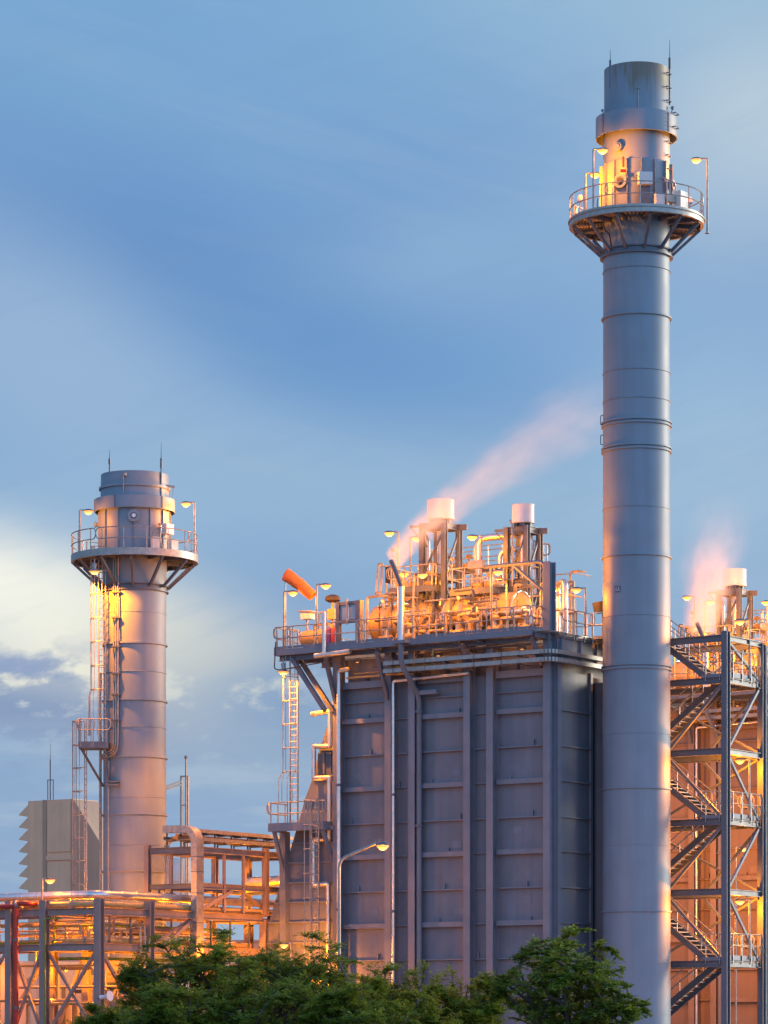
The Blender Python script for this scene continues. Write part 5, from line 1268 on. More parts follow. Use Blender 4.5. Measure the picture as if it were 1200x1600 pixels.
for k in range(16):
    y = KV + 0.4 + 2.3 * r3.random(); z = (Z2 + 0.35 + 1.1 * r3.random()) if k % 3 else (4.2 + 2.0 * r3.random()); a = KU - 0.4 - 3 * r3.random(); b = a - 1.5 - 5 * r3.random()
    pipe_thing('rack_pipe', [(a, y, z - 0.9 * r3.random() - 0.1), (a, y, z), (b, y, z)] + ([(b, y, z - 1.5)] if k % 2 else []), 0.03 + 0.05 * r3.random(), (INSUL, GALV, RACKM, INSUL)[k % 4], 'thin pipe crossing the front bays of the pipe rack', group='thin pipes in the front rack bays', bend=0.15, flanges=(0.5,) if k % 3 == 0 else (), n=8)
for k in range(14):
    x = KU - 0.5 - 2.3 * r3.random(); z = Z2 + 0.3 + 1.15 * r3.random() if k % 3 else 4.5 + 1.7 * r3.random(); a = KV + 0.8 + 3 * r3.random(); b = a + 3 + 6 * r3.random()
    pipe_thing('rack_pipe', [(x, a, z - 0.7), (x, a, z), (x, b, z)], 0.03 + 0.05 * r3.random(), (INSUL, RACKM, GALV)[k % 3], 'thin pipe running back through the right side of the pipe rack', group='thin pipes in the side rack bays', bend=0.15, flanges=(0.6,) if k % 3 == 0 else (), n=8)
q = yz(500 / 3, 1556, KV - 0.2)
t = thing('horn_speaker', 'white horn loudspeaker clamped to the corner column of the rack above the leaves', 'loudspeaker', (KU + 0.2, KV - 0.25, 4.6))
c0 = on_v(160, 1558, KV - 0.35); c1 = on_v(172, 1556, KV - 0.35)
dd = (c1 - c0); mbx = MB(); mbx.tube([c0 - dd * 0.25, c0, c0 + dd * 0.3, c0 + dd * 0.7, c0 + dd], [0.1, 0.1, 0.07, 0.13, 0.24], 20, caps=True); mbx.build('horn', WHITE, t)
MB().tube([(KU + 0.1, KV - 0.2, c0.z - 0.05), (c0.x, KV - 0.35, c0.z - 0.05)], 0.04, 6).build('bracket', STEEL, t)
def lamp_u(px, ytop, uu, zbase, side, lb, pw, **k):
    q = on_u(px, ytop, uu); return lamp((uu, q.y, zbase), q.z, side, lb, pw, **k)
q = on_v(66, 1374, KV + 0.25); lamp((q.x, KV + 0.25, Z2), q.z, 1, 'lamp post on the rack in front of the louvred filter house', 450, arm=0.36)
lamp_u(388, 1402, KU - 1.8, Z1, -1, 'lamp post on the rack under the pipe bridge, beside the inlet duct', 620, arm=0.2)
lamp_u(350, 1493, KU - 1.4, 0.0, -1, 'low lamp glimpsed through the middle tree under the rack', 160, arm=0.25)
q = on_v(455, 1475, -1.8); lamp((q.x, -1.8, 0), q.z, -1, 'low lamp post in front of the inlet duct just above the trees', 280, arm=0.36)
q = on_v(505, 1530, -1.5); lamp((q.x, -1.5, 0), q.z, -1, 'lowest lamp post at the foot of the inlet duct behind the trees', 420, arm=0.3)
for k, (x, y, z) in enumerate(((KU - 2.2, KV + 2.2, 6.1), (KU - 5.5, KV + 2.4, 6.1), (KU - 1.6, KV + 8.5, 6.1), (KU - 2.6, KV + 2.55, 8.0))):
    b = thing('bulkhead_lamp', ('bulkhead lamp under the rack corner', 'bulkhead lamp under the left rack bay by the red pipe', 'bulkhead lamp under the rear rack bays', 'bulkhead lamp between the rack levels at the corner')[k], 'lamp', (x, y, z), 'bulkhead lamps of the pipe rack')
    MB().tube([(x, y, z), (x, y, z + 0.5)], 0.025, 6).box(x - 0.09, x + 0.09, y - 0.06, y + 0.06, z, z + 0.05).build('stem', GALV, b)
    MB().ball((x, y, z - 0.04), 0.075, 0.075, 0.08, 10).build('lens', LENS, b)
    glow_light((0, 0, -0.2), b, 420)

# ---- upper pipe bridge
t = thing('pipe_bridge', 'upper steel pipe bridge between the shorter stack and the inlet duct', 'pipe bridge', (KU - 1.5, KV + 7.4, 8.74))
BU, BV = KU - 0.05, KV + 7.35
Z3, Z4 = 10.09, 11.79
bys = [BV, BV + 5.2, BV + 7.9]
for y in bys:
    for x in (BU, BU - 3.1):
        MB().ibeam((x, y, 8.74), (x, y, 11.97), 0.26, 0.26, (0, 1, 0)).build('column', RACKM, t)
for z in (Z3, Z4):
    for y in bys: MB().ibeam((BU - 0.14, y, z - 0.12), (BU - 2.97, y, z - 0.12), 0.18, 0.30 if z == Z4 else 0.24).build('beam', STEEL, t)
    for x in (BU, BU - 3.1):
        for a, b in zip(bys, bys[1:]): MB().ibeam((x, a + 0.14, z - 0.12), (x, b - 0.14, z - 0.12), 0.18, 0.28).build('beam', RACKM, t)
    for y in (BV + 1.8, BV + 3.4, BV + 6.4): MB().ibeam((BU - 0.1, y, z - 0.14), (BU - 3.0, y, z - 0.14), 0.14, 0.2).build('cross_beam', STEEL, t)
for y in (BV + 1.9, BV + 3.4, BV + 6.5): MB().beam((BU + 0.02, y, 8.74), (BU + 0.02, y, Z4 - 0.25), 0.12, 0.12).build('hanger', RACKM, t)
MB().beam((BU - 1.9, BV + 0.3, 8.84), (BU - 1.9, BV + 0.3, Z4), 0.12, 0.12).build('hanger', RACKM, t)
MB().beam((BU, BV + 0.2, 8.84), (BU, BV + 2.6, Z3 - 0.25), 0.14, 0.16).beam((BU - 0.3, BV + 3.6, Z3 - 0.25), (BU - 0.3, BV + 5.9, 8.84), 0.12, 0.14).build('brace', RACKM, t)
MB().box(BU - 2.45, BU - 1.6, BV - 0.25, BV + 0.25, Z3 - 0.55, Z3 - 0.45).box(BU - 2.45, BU - 2.37, BV - 0.05, BV + 0.05, Z3 - 0.45, Z3 - 0.2).box(BU - 1.7, BU - 1.62, BV - 0.05, BV + 0.05, Z3 - 0.45, Z3 - 0.2).build('slung_seat', STEEL, t)
for k, (z, x0, x1) in enumerate(((12.24, BU - 1.95, BU - 1.45), (12.65, BU - 1.95, BU - 1.45), (12.22, BU - 1.1, BU - 0.5), (12.61, BU - 1.1, BU - 0.55))):
    tr = thing('cable_tray', ('lower left', 'upper left', 'lower right', 'upper right')[k] + ' cable tray running back on top of the pipe bridge', 'cable tray', ((x0 + x1) / 2, BV + 3, z), 'cable trays on the pipe bridge')
    MB().box(x0, x1, BV - 0.25, BV + 8.2, z - 0.09, z - 0.07).box(x0, x0 + 0.02, BV - 0.25, BV + 8.2, z - 0.07, z + 0.08).box(x1 - 0.02, x1, BV - 0.25, BV + 8.2, z - 0.07, z + 0.08).build('tray', GALV, tr)
    for y in np.arange(BV + 0.0, BV + 8, 1.3): MB().box(x0 - 0.03, x0, y, y + 0.09, 11.81 if k % 2 == 0 else z - 0.4, z + 0.03).box(x0 - 0.03, x1 + 0.03, y, y + 0.09, z - 0.14, z - 0.09).build('tray_support', STEEL, tr)
pipe_thing('bridge_pipe', [(BU - 1.25, BV - 0.1, 12.32), (BU - 1.25, BV + 8.2, 12.32)], 0.13, INSUL, 'insulated pipe between the trays on the pipe bridge', seams=1.2)
for k in range(3): pipe_thing('bridge_conduit', [(BU - 2.1 - 0.12 * k, BV + 0.35, 8.84), (BU - 2.1 - 0.12 * k, BV + 0.35, 12.07), (BU - 1.5 - 0.1 * k, BV + 0.4, 12.22)], 0.035, GALV, ('right', 'middle', 'left')[k] + ' of three thin conduits bending up onto the pipe bridge', group='thin conduits at the pipe bridge', bend=0.25)
# bent cable duct standing in front of the bridge corner
dv_ = BV - 0.35
path = fillet([(BU + 0.18, dv_, 0.0), (BU + 0.18, dv_, 12.61), (BU - 1.7, dv_, 12.65)], 0.75, 9)
t = thing('cable_duct', 'tall square cable duct bending over at its top in front of the pipe bridge', 'cable duct', (BU + 0.18, dv_, 0))
vs, fs = [], []
for i, p in enumerate(path):
    d = (path[min(i + 1, len(path) - 1)] - path[max(i - 1, 0)]).normalized()
    nrm = Vector((-d.z, 0, d.x)).normalized()
    w_, h_ = 0.55, 0.17
    for a, b in ((-1, -1), (1, -1), (1, 1), (-1, 1)): vs.append(p + nrm * (a * h_ / 1) * 1.0 + Vector((0, b * w_ / 2, 0)))
    if i:
        for k in range(4): fs.append(((i - 1) * 4 + k, (i - 1) * 4 + (k + 1) % 4, i * 4 + (k + 1) % 4, i * 4 + k))
fs += [(3, 2, 1, 0), tuple(len(vs) - 4 + k for k in range(4))]
mb = MB(); mb._add(vs, fs); mb.build('duct_run', GALV, t)
for z in (5.0, 6.6, 8.2, 9.6, 10.6, 11.3): MB().box(BU + 0.0, BU + 0.36, dv_ - 0.285, dv_ + 0.285, z - 0.02, z + 0.02).build('duct_joint', STEEL, t)

# ---- filter house with louvres
YF = 228.0
c = at(115, 1390, YF); zt = zof(1248, YF)
sc_ = F / YF
wU = 77 / (sc_ * CA); wV = 34 / (sc_ * SA)
t = thing('filter_house', 'beige air filter house with saw-toothed louvres behind the rack at the far left', 'building', (c.x - wU / 2, c.y, 0))
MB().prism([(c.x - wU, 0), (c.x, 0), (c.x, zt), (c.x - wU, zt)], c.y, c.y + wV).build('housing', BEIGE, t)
MB().hexa([(c.x, c.y, 0), (c.x + 1.9, c.y + wV * 0.2, 0), (c.x + 1.9, c.y + wV, 0), (c.x, c.y + wV, 0), (c.x, c.y, zt - 0.05), (c.x + 1.9, c.y + wV * 0.2, zt - 3.0), (c.x + 1.9, c.y + wV, zt - 3.0), (c.x, c.y + wV, zt - 0.05)]).build('transition', BEIGE2, t)  # sun-facing side: shade put into its colour by the darker beige
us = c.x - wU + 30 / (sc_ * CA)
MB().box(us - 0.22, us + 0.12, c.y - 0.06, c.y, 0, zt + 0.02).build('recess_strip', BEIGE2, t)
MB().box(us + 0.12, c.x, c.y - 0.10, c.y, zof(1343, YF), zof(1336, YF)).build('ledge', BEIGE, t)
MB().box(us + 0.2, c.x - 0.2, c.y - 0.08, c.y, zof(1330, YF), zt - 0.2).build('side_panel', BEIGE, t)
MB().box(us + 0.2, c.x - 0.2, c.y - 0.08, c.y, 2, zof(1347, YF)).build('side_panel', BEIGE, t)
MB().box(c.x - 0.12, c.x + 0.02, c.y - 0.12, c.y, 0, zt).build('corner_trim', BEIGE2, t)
h_ = (zof(1255, YF) - zof(1390, YF)) / 7
for k in range(7):
    z = zof(1254, YF) - k * h_
    MB().hexa([(c.x - wU, c.y, z - h_ * 0.98), (c.x - wU - 0.85, c.y, z - h_ * 0.82), (c.x - wU - 0.85, c.y + wV, z - h_ * 0.82), (c.x - wU, c.y + wV, z - h_ * 0.98), (c.x - wU, c.y, z), (c.x - wU - 0.87, c.y, z - h_ * 0.78), (c.x - wU - 0.87, c.y + wV, z - h_ * 0.78), (c.x - wU, c.y + wV, z)]).build('louvre', BEIGE, t)
q = at(79, 1245, YF + 1)
mb = MB(); mb.tube([(q.x, q.y, zt), (q.x, q.y, zof(1185, YF))], 0.06, 6); mb.tube([(q.x, q.y, zof(1188, YF)), (q.x, q.y, zof(1160, YF))], [0.03, 0.012], 6)
for dx in (-0.25, 0.25): mb.tube([(q.x + dx, q.y, zt), (q.x + dx, q.y, zof(1217, YF))], 0.035, 5)
mb.beam((q.x - 0.3, q.y, zof(1217, YF)), (q.x + 0.3, q.y, zof(1217, YF)), 0.05, 0.05)
mb.solo('lightning_mast', STEEL, 'lightning mast standing on the roof of the louvred filter house', 'mast')

# ---- pale tank and the slim mast behind the bridge
YT = 205.0; s_ = F / YT
c = at(276, 1400, YT); r = 35 / s_
t = thing('storage_tank', 'pale round-topped tank behind the shorter stack and the bent cable duct', 'tank', (c.x, c.y, 0))
zt = zof(1340, YT)
MB().lathe([(r, 0), (r, zt - 1.5), (r * 0.97, zt - 1.1), (r * 0.85, zt - 0.6), (r * 0.6, zt - 0.22), (r * 0.3, zt - 0.05), (0, zt)], (c.x, c.y, 0), 48).build('shell', SILO, t)
MB().lathe([(r, zt - 1.55), (r + 0.05, zt - 1.55), (r + 0.05, zt - 1.47), (r, zt - 1.47)], (c.x, c.y, 0), 48).build('band', SILO, t)
MB().beam((c.x - 0.7, c.y - r - 0.35, zt - 4), (c.x + 0.5, c.y - r - 0.35, zt - 0.8), 0.09, 0.09).beam((c.x + 0.5, c.y - r - 0.35, zt - 0.8), (c.x + 0.9, c.y - r - 0.35, zt - 3.5), 0.09, 0.09).build('stay', SILO, t)
YM = 170.0
t = thing('instrument_mast', 'slim square-framed mast with a rod, just right of the shorter stack', 'mast', tuple(at(288, 1400, YM)[:2]) + (0,))
for px in (283.5, 293.5):
    q = at(px, 1212, YM); MB().beam((q.x, q.y, 0), (q.x, q.y, q.z), 0.1, 0.1).build('post', GALV, t)
for y in (1213, 1258, 1300, 1340):
    a, b = at(282, y, YM), at(295, y, YM); MB().beam((a.x, a.y, a.z), (b.x, b.y, b.z), 0.06, 0.07).build('cross_bar', GALV, t)
q = at(290.5, 1183, YM - 0.15); MB().tube([(q.x, q.y, 3), (q.x, q.y, q.z)], 0.045, 6).ball((q.x, q.y, q.z), 0.1, n=8).build('rod', GALV, t)
for y0, y1 in ((1230, 1221), (1234, 1226)):
    a, b = at(256, y0, Y2 + 1.0), at(283, y1, YM); MB().beam((a.x, a.y, a.z), (b.x, b.y, b.z), 0.06, 0.08).build('tie_arm', GALV, t)

# ---- sheds and plant behind the rack
YS = 171.0
c = at(66, 1507, YS)
t = thing('plant_shed', 'low ochre shed with a recessed door behind the left end of the rack', 'shed', (c.x - 3.5, c.y, 0))
MB().box(c.x - 7, c.x, c.y, c.y + 4, 0, c.z).build('wall', OCHRE, t)
MB().box(c.x - 7.15, c.x + 0.15, c.y - 0.15, c.y + 4.15, c.z, c.z + 0.18).build('roof', OCHRE, t)
MB().box(c.x - 2.0, c.x - 1.0, c.y - 0.05, c.y, 1.4, c.z - 0.75).build('door', BEIGE, t)
MB().box(c.x - 2.1, c.x - 0.9, c.y - 0.08, c.y - 0.0, c.z - 0.75, c.z - 0.65).build('door_head', OCHRE, t)
q = thing('bulkhead_lamp', 'bulkhead lamp on the front of the ochre shed', 'lamp', (c.x - 4.2, c.y - 0.3, c.z - 0.3), 'bulkhead lamps of the pipe rack')
MB().box(c.x - 4.3, c.x - 4.1, c.y - 0.3, c.y, c.z - 0.3, c.z - 0.22).build('bracket', GALV, q)
MB().ball((c.x - 4.2, c.y - 0.3, c.z - 0.36), 0.09, 0.09, 0.07, 10).build('lens', LENS, q)
glow_light((0, -0.5, -0.25), q, 420)
c0, c1 = at(122, 1498, 162.0), at(198, 1535, 162.0)
t = thing('dust_hopper', 'beige hopper with a tapered foot among the pipes behind the rack corner', 'hopper', (c0.x + 1.3, c0.y, 0))
w_ = c1.x - c0.x
MB().hexa([(c0.x + 0.5, c0.y, c1.z), (c1.x - 0.3, c0.y, c1.z), (c1.x - 0.3, c0.y + 2, c1.z), (c0.x + 0.5, c0.y + 2, c1.z), (c0.x, c0.y, c0.z), (c1.x, c0.y, c0.z), (c1.x, c0.y + 2.6, c0.z), (c0.x, c0.y + 2.6, c0.z)]).build('body', BEIGE, t)
MB().box(c0.x + 0.3, c1.x - 0.2, c0.y - 0.1, c0.y + 2, c1.z - 0.28, c1.z - 0.002).build('outlet_flange', STEEL, t)
for x in (c0.x + 0.4, c1.x - 0.4): MB().box(x - 0.1, x + 0.1, c0.y, c0.y + 0.2, 0, c1.z - 0.28).build('leg', STEEL, t)
for k, (px0, px1, y0, Yd) in enumerate(((84, 110, 1545, 158.0), (112, 150, 1552, 156.0), (150, 205, 1560, 160.0))):
    a, b = at(px0, y0, Yd), at(px1, y0, Yd)
    t = thing('pump_skid', ('left', 'middle', 'right')[k] + ' boxy pump skid at ground level behind the rack corner', 'pump', ((a.x + b.x) / 2, a.y, 0), 'pump skids behind the rack')
    MB().box(a.x, b.x, a.y, a.y + 1.6, 0.0, 0.3).build('base', CONC, t)
    for x in (a.x + 0.1, b.x - 0.1): MB().box(x - 0.07, x + 0.07, a.y, a.y + 0.14, 0.3, a.z).build('post', STEEL, t)
    MB().box(a.x, b.x, a.y, a.y + 0.14, a.z, a.z + 0.16).build('beam', STEEL, t)
    MB().box(a.x + 0.25, b.x - 0.25, a.y + 0.3, a.y + 1.4, 0.3, a.z - 0.5).build('housing', OCHRE, t)
    MB().tube(fillet([((a.x + b.x) / 2, a.y + 0.1, 1.0), ((a.x + b.x) / 2, a.y - 0.3, 1.0), ((a.x + b.x) / 2, a.y - 0.3, a.z - 0.2)], 0.2), 0.1, 10).build('suction_pipe', INSUL, t)
for k, (px, y, Yd) in enumerate(((103, 1446, 158.0), (118, 1452, 160.0), (133, 1448, 163.0))):
    a = at(px, y, Yd)
    t = thing('drive_cabinet', ('left', 'middle', 'right')[k] + ' orange-lit cabinet on the platform seen between the rack levels', 'cabinet', (a.x, a.y, 6.9), 'cabinets between the rack levels')
    MB().box(a.x - 0.25, a.x + 0.3, a.y, a.y + 0.5, 6.95, a.z - 0.1).build('body', OCHRE, t); MB().box(a.x - 0.2, a.x + 0.25, a.y - 0.02, a.y, 7.05, a.z - 0.2).build('door', CAB, t)

# ---- street lamp on a bent arm
YL = 131.5
p = at(530, 1345, YL); hd_ = at(598, 1322, YL)
t = thing('street_lamp', 'slim street lamp with a long raking arm in front of the boiler wall', 'street lamp', (p.x, p.y, 0))
ORG[org_key(t)] = (0, 0, 0); t.rotation_euler = (0, 0, 0)
L_ = (598 - 530) / F * YL
MB().tube(fillet([(0, 0, 0), (0, 0, p.z + 0.05), (L_ - 0.25, 0, hd_.z + 0.12)], 0.35, 6), [0.085] * 1 + [0.07] * 6 + [0.045] * 1 if False else 0.06, 10).build('post', GALV, t)
MB().lathe([(0, 0.16), (0.13, 0.15), (0.22, 0.10), (0.27, 0.02), (0.24, 0.0), (0, 0.04)], (L_, 0, hd_.z + 0.03), 18).build('lamp_head', STEEL, t)
MB().lathe([(0.25, 0.0), (0.23, -0.06), (0.15, -0.12), (0, -0.14)], (L_, 0, hd_.z + 0.02), 18).build('lens', LENS, t)
MB().ball((L_, 0, hd_.z - 0.06), 0.17, 0.16, 0.11, 14).build('bulb', BULB, t)
glow_light((L_, 0, hd_.z - 0.35), t, 360, r=0.2)
SL = t
for k, (x, lb) in enumerate(((-20.5, 'next street lamp along the road to the left, beyond the pipe rack'), (21.5, 'next street lamp along the road to the right, past the stair tower'))):
    o = SL.copy(); COL.objects.link(o); o.location = (x, SL.location.y, 0); o['label'] = lb; o['group'] = 'street lamps along the road'
    for ch in SL.children:
        c_ = ch.copy(); COL.objects.link(c_); c_.parent = o
        for g_ in ch.children: e_ = g_.copy(); COL.objects.link(e_); e_.parent = c_
LL = next(o for o in bpy.data.objects if o.get('label', '').startswith('next street lamp along the road to the left'))
for ch in LL.children:
    if ch.type == 'LIGHT': ch.data = ch.data.copy(); ch.data.energy *= 1.4
SL['group'] = 'street lamps along the road'
# yard lamps in the alley between the two boilers
for k, (u, y, z, lb) in enumerate(((-6.6, 20.5, 9.0, 'yard lamp post in the alley between the boilers, behind the stair tower'), (-2.4, 21.5, 12.5, 'tall yard lamp post in the alley by the right part of the far boiler'), (-10.5, 21.0, 14.5, 'yard lamp post in the alley behind the tall stack'))):
    lamp((u, y, 0), z, 1, lb, 560, group='yard lamps between the boilers')
# long low wall closing the yard behind the rack
a, b = at(58, 1476, 182.0), at(470, 1476, 176.0)
t = thing('yard_wall', 'long low ochre wall closing the yard behind the pipe rack', 'wall', ((a.x + b.x) / 2, (a.y + b.y) / 2, 0))
MB().beam((a.x, a.y, a.z / 2), (b.x, b.y, a.z / 2), 0.3, a.z).build('wall', OCHRE, t)
MB().beam((a.x, a.y, a.z + 0.06), (b.x, b.y, a.z + 0.06), 0.42, 0.12).build('coping', CONC, t)


# ================================================================ trees
def tree(px, Y, ptop, spread_px, seed, label, leaf=LEAF1, feathery=True, nl=420, group='trees in front of the plant'):
    rnd = random.Random(seed); nr = np.random.default_rng(seed)
    w = ((px - 600) / F * Y, Y, 0.0)
    ztop = zof(ptop, Y); R_ = spread_px / F * Y
    t = bpy.data.objects.new('leafy_tree' if not feathery else 'feathery_tree', None); COL.objects.link(t); t.location = w
    t['label'] = label; t['category'] = 'tree'; t['group'] = group; ORG[org_key(t)] = (0, 0, 0)
    wood = MB(); tips = []
    def limb(p, d, L, r, lev):
        pts = [p]; rs = [r]; n = 5
        for k in range(n):
            d = (d + Vector((rnd.uniform(-.28, .28), rnd.uniform(-.28, .28), rnd.uniform(-.10, .16) if lev < 2 else rnd.uniform(-.16, .10)))).normalized()
            p = p + d * (L / n); pts.append(p); rs.append(r * (1 - 0.75 * (k + 1) / n))
        wood.tube(pts, [max(x, 0.008) for x in rs], 6 if lev < 2 else 4)
        if lev == 3 or (lev == 2 and rnd.random() < 0.25): tips.append((pts, lev))
        if lev < 3:
            m = (7, 6, 5)[lev]
            for k in range(m):
                f = 0.3 + 0.7 * (k + rnd.random()) / m
                i = min(int(f * n), n - 1); q = pts[i].lerp(pts[i + 1], f * n - i)
                a = rnd.uniform(0, 2 * pi); e = Vector((cos(a), sin(a), rnd.uniform(-0.15, 0.55))).normalized()
                limb(q, (d * 0.55 + e).normalized(), L * rnd.uniform(0.42, 0.68), r * 0.5, lev + 1)
    th = ztop * 0.28
    wood.tube([(0, 0, -0.05), (0.05, 0.02, th * 0.5), (0, 0, th + 0.05)], [0.2, 0.16, 0.13], 9)
    ml = 8
    for k in range(ml):
        a = 2 * pi * (k + rnd.random() * 0.7) / ml; el = rnd.uniform(0.25, 1.25)
        d = Vector((cos(a) * cos(el), sin(a) * cos(el), sin(el)))
        limb(Vector((0, 0, th)), d, (R_ * 0.62) * cos(el) ** 2 + (ztop - th) * 0.55 * sin(el) ** 2 + 0.15, 0.09, 1)
    # squeeze the skeleton into the crown's outline
    ext = np.array([p for pts, _ in tips for p in pts]); mx = np.percentile(np.hypot(ext[:, 0], ext[:, 1]), 95 if feathery else 88); mz = np.percentile(ext[:, 2], 99 if feathery else 95)
    kx, kz = R_ * 1.04 / mx, (ztop - th) / (mz - th)
    def dome(p):
        zc = th + (ztop - th) * 0.25; hz = ztop - zc if p.z > zc else zc - th * 0.4
        q = sqrt((p.x / R_) ** 2 + (p.y / R_) ** 2 + ((p.z - zc) / hz) ** 2)
        c_, s__ = (0.9, 0.45) if feathery else (0.72, 0.34)
        if q <= c_ or p.z < th: return p
        k = (c_ + (1.08 - c_) * math.tanh((q - c_) / s__)) / q
        return Vector((p.x * k, p.y * k, zc + (p.z - zc) * k))
    fx0 = lambda p: Vector((p[0] * kx if p[2] > th * 0.5 else p[0], p[1] * kx, th + (p[2] - th) * kz if p[2] > th else p[2]))
    fx = lambda p: dome(fx0(p))
    wood.v = [tuple(fx(p)) if p[2] > th else p for p in wood.v]
    wood.build('trunk', BARK, t)
    P, Q = [], []
    for pts, lev in tips:
        pts = [fx(p) for p in pts]
        for i in range(len(pts) - 1):
            a, b = pts[i], pts[i + 1]; ax = (b - a)
            if ax.length < 1e-6: continue
            axn = ax.normalized()
            for s in range(5 if feathery else 4):        # side sprays / leaf tufts on each twig segment
                o = a.lerp(b, rnd.random()); ang = rnd.uniform(0, 2 * pi)
                dr = (axn * rnd.uniform(0.1, 0.9) + Vector((cos(ang), sin(ang), rnd.uniform(-0.3, 0.45)))).normalized()
                ln = rnd.uniform(0.16, 0.42) if feathery else rnd.uniform(0.10, 0.30)
                nn = 11 if feathery else 8
                side = dr.cross(Vector((rnd.uniform(-.4, .4), rnd.uniform(-.4, .4), 1))).normalized()
                up = side.cross(dr)
                for k in range(nn):
                    f = (k + 0.6) / nn; c = o + dr * (ln * f) + up * (-0.09 * ln * f * f)
                    sg = 1 if k % 2 else -1
                    if feathery: l, wd = 0.085 * rnd.uniform(.7, 1.2), 0.027
                    else: l, wd = 0.10 * rnd.uniform(.7, 1.25), 0.045
                    ld = (side * sg * 0.9 + dr * 0.55 + up * rnd.uniform(-.45, .35) + Vector((rnd.uniform(-.25, .25), rnd.uniform(-.25, .25), rnd.uniform(-.25, .25)))).normalized()
                    wdv = ld.cross(up + Vector((rnd.uniform(-.5, .5), rnd.uniform(-.5, .5), rnd.uniform(-.5, .5)))).normalized()
                    n0 = len(P)
                    P += [tuple(c), tuple(c + ld * l * .5 + wdv * wd), tuple(c + ld * l), tuple(c + ld * l * .5 - wdv * wd)]
                    Q.append((n0, n0 + 1, n0 + 2, n0 + 3))
    me = bpy.data.meshes.new('crown'); me.from_pydata(P, [], Q); me.materials.append(leaf)
    o = bpy.data.objects.new('crown', me); COL.objects.link(o); o.parent = t
    return len(Q)
NL = []
NL.append(tree(300, 118, 1442, 128, 3, 'broad feathery tree at left centre, tallest of the green mass'))
NL.append(tree(478, 114, 1458, 128, 11, 'feathery tree in front of the inlet duct foot'))
NL.append(tree(395, 108, 1500, 120, 23, 'low feathery tree between and in front of the two taller ones'))
NL.append(tree(635, 116, 1502, 105, 31, 'thin feathery tree under the middle of the boiler wall'))
NL.append(tree(890, 112, 1458, 120, 47, 'round leafy tree in front of the tall stack foot', LEAF2, False))
NL.append(tree(722, 120, 1506, 72, 59, 'small feathery tree left of the round leafy one'))
NL.append(tree(172, 112, 1566, 72, 67, 'lowest feathery tree at the left, in front of the rack corner'))
NL.append(tree(560, 106, 1535, 110, 71, 'low bushy tree nearest the road below the street lamp'))
NL.append(tree(262, 106, 1530, 80, 83, 'low bushy tree in front of the broad feathery one'))
NL.append(tree(430, 121, 1500, 120, 91, 'feathery tree at the back, right behind the broad one'))
NL.append(tree(560, 122, 1515, 100, 97, 'feathery tree at the back by the street lamp post'))
print('leaves', sum(NL))

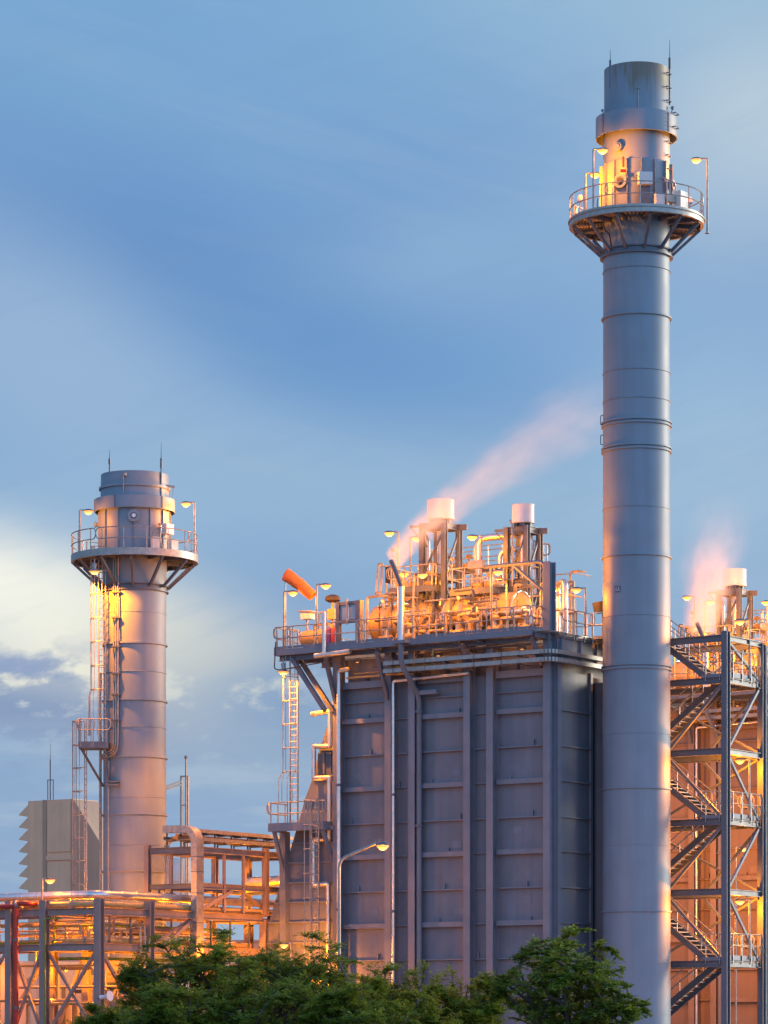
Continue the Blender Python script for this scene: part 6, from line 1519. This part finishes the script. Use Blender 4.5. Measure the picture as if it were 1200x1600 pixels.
# ================================================================ steam
def plume(p0, p1, r0, r1, dens, label, seed, fade0=0.45, bow=0.0):
    d = Wp(*p1) - Wp(*p0); L = d.length
    mb = MB(); n = 14
    mb.lathe([(0, 0)] + [(1.25 * (r0 + (r1 - r0) * (k / n)), L * k / n) for k in range(n + 1)] + [(0, L)], n=20)
    rq = d.to_track_quat('Z', 'Y')
    up_ = rq.inverted() @ (Vector((-0.62, 0, 0.78))); up_.z = 0; up_.normalize()
    mb.v = [(p[0] + up_.x * bow * 4 * (p[2] / L) * (1 - p[2] / L), p[1] + up_.y * bow * 4 * (p[2] / L) * (1 - p[2] / L), p[2]) for p in mb.v]
    me = mb.mesh('steam_plume'); o = bpy.data.objects.new('steam_plume', me); COL.objects.link(o)
    o.location = Wp(*p0); o.rotation_euler = d.to_track_quat('Z', 'Y').to_euler()
    m = bpy.data.materials.new('steam'); m.use_nodes = True
    n_, l = m.node_tree.nodes, m.node_tree.links
    n_.remove(n_['Principled BSDF'])
    def nd(t, **k):
        x = n_.new(t)
        for a, b in k.items(): setattr(x, a, b)
        return x
    def mt(op, a, b=0.0, clamp=False):
        x = nd('ShaderNodeMath', operation=op); x.use_clamp = clamp
        for s, v_ in ((x.inputs[0], a), (x.inputs[1], b)):
            if isinstance(v_, bpy.types.NodeSocket): l.new(v_, s)
            else: s.default_value = v_
        return x.outputs[0]
    tc_ = nd('ShaderNodeTexCoord'); sp = nd('ShaderNodeSeparateXYZ'); l.new(tc_.outputs['Object'], sp.inputs[0])
    x, y, z = sp.outputs
    f = mt('DIVIDE', z, L)
    bw = mt('MULTIPLY', mt('MULTIPLY', f, mt('SUBTRACT', 1.0, f)), bow * 4)
    x = mt('SUBTRACT', x, mt('MULTIPLY', bw, up_.x)); y = mt('SUBTRACT', y, mt('MULTIPLY', bw, up_.y))
    rr = mt('ADD', mt('MULTIPLY', f, r1 - r0), r0)
    def nz(sx, sz, off, det=3):
        c = nd('ShaderNodeCombineXYZ')
        for i, v_ in enumerate((mt('MULTIPLY', x, sx), mt('MULTIPLY', y, sx), mt('ADD', mt('MULTIPLY', z, sz), off))): l.new(v_, c.inputs[i])
        t_ = nd('ShaderNodeTexNoise'); l.new(c.outputs[0], t_.inputs['Vector']); t_.inputs['Scale'].default_value = 1; t_.inputs['Detail'].default_value = det; t_.inputs['Roughness'].default_value = 0.5
        return t_.outputs[0]
    rad_ = mt('DIVIDE', mt('SQRT', mt('ADD', mt('MULTIPLY', x, x), mt('MULTIPLY', y, y))), rr)
    rad_ = mt('ADD', rad_, mt('MULTIPLY', mt('SUBTRACT', nz(0.9, 0.45, seed), 0.5), 0.9))
    body = nd('ShaderNodeMapRange', interpolation_type='SMOOTHSTEP'); l.new(rad_, body.inputs[0])
    body.inputs[1].default_value = 1.0; body.inputs[2].default_value = 0.15; body.inputs[3].default_value = 0; body.inputs[4].default_value = 1
    out_ = nd('ShaderNodeMapRange', interpolation_type='SMOOTHSTEP'); l.new(f, out_.inputs[0])
    out_.inputs[1].default_value = 1.0; out_.inputs[2].default_value = fade0; out_.inputs[3].default_value = 0; out_.inputs[4].default_value = 1
    k_ = mt('MULTIPLY', body.outputs[0], out_.outputs[0])
    k_ = mt('MULTIPLY', k_, mt('MULTIPLY', mt('POWER', nz(1.5, 0.75, seed + 5, 6), 2.0), 3.2))
    k_ = mt('MULTIPLY', k_, mt('ADD', 1.0, mt('MULTIPLY', mt('POWER', mt('SUBTRACT', 1.0, f), 3.0), 1.6)))
    k_ = mt('DIVIDE', mt('MULTIPLY', k_, dens), rr)
    pv = nd('ShaderNodeVolumePrincipled'); pv.inputs['Color'].default_value = (0.97, 0.96, 0.96, 1); pv.inputs['Anisotropy'].default_value = 0.2
    l.new(k_, pv.inputs['Density']); l.new(pv.outputs[0], n_['Material Output'].inputs['Volume'])
    me.materials.append(m)
    o['label'] = label; o['category'] = 'steam'; o['kind'] = 'stuff'
    return o
plume((-7.66, -1.72, 24.85), tuple(at(990, 615, 155.5)), 0.5, 2.6, 0.38, 'soft pinkish steam plume drifting up to the right from the near boiler vent', 1.3, 0.72, 0.75)
plume((-7.40, 26.78, 24.6), tuple(at(1138, 755, 181.0)), 1.1, 2.6, 0.46, 'pale upright steam plume rising from the far boiler vent', 7.7, 0.35)
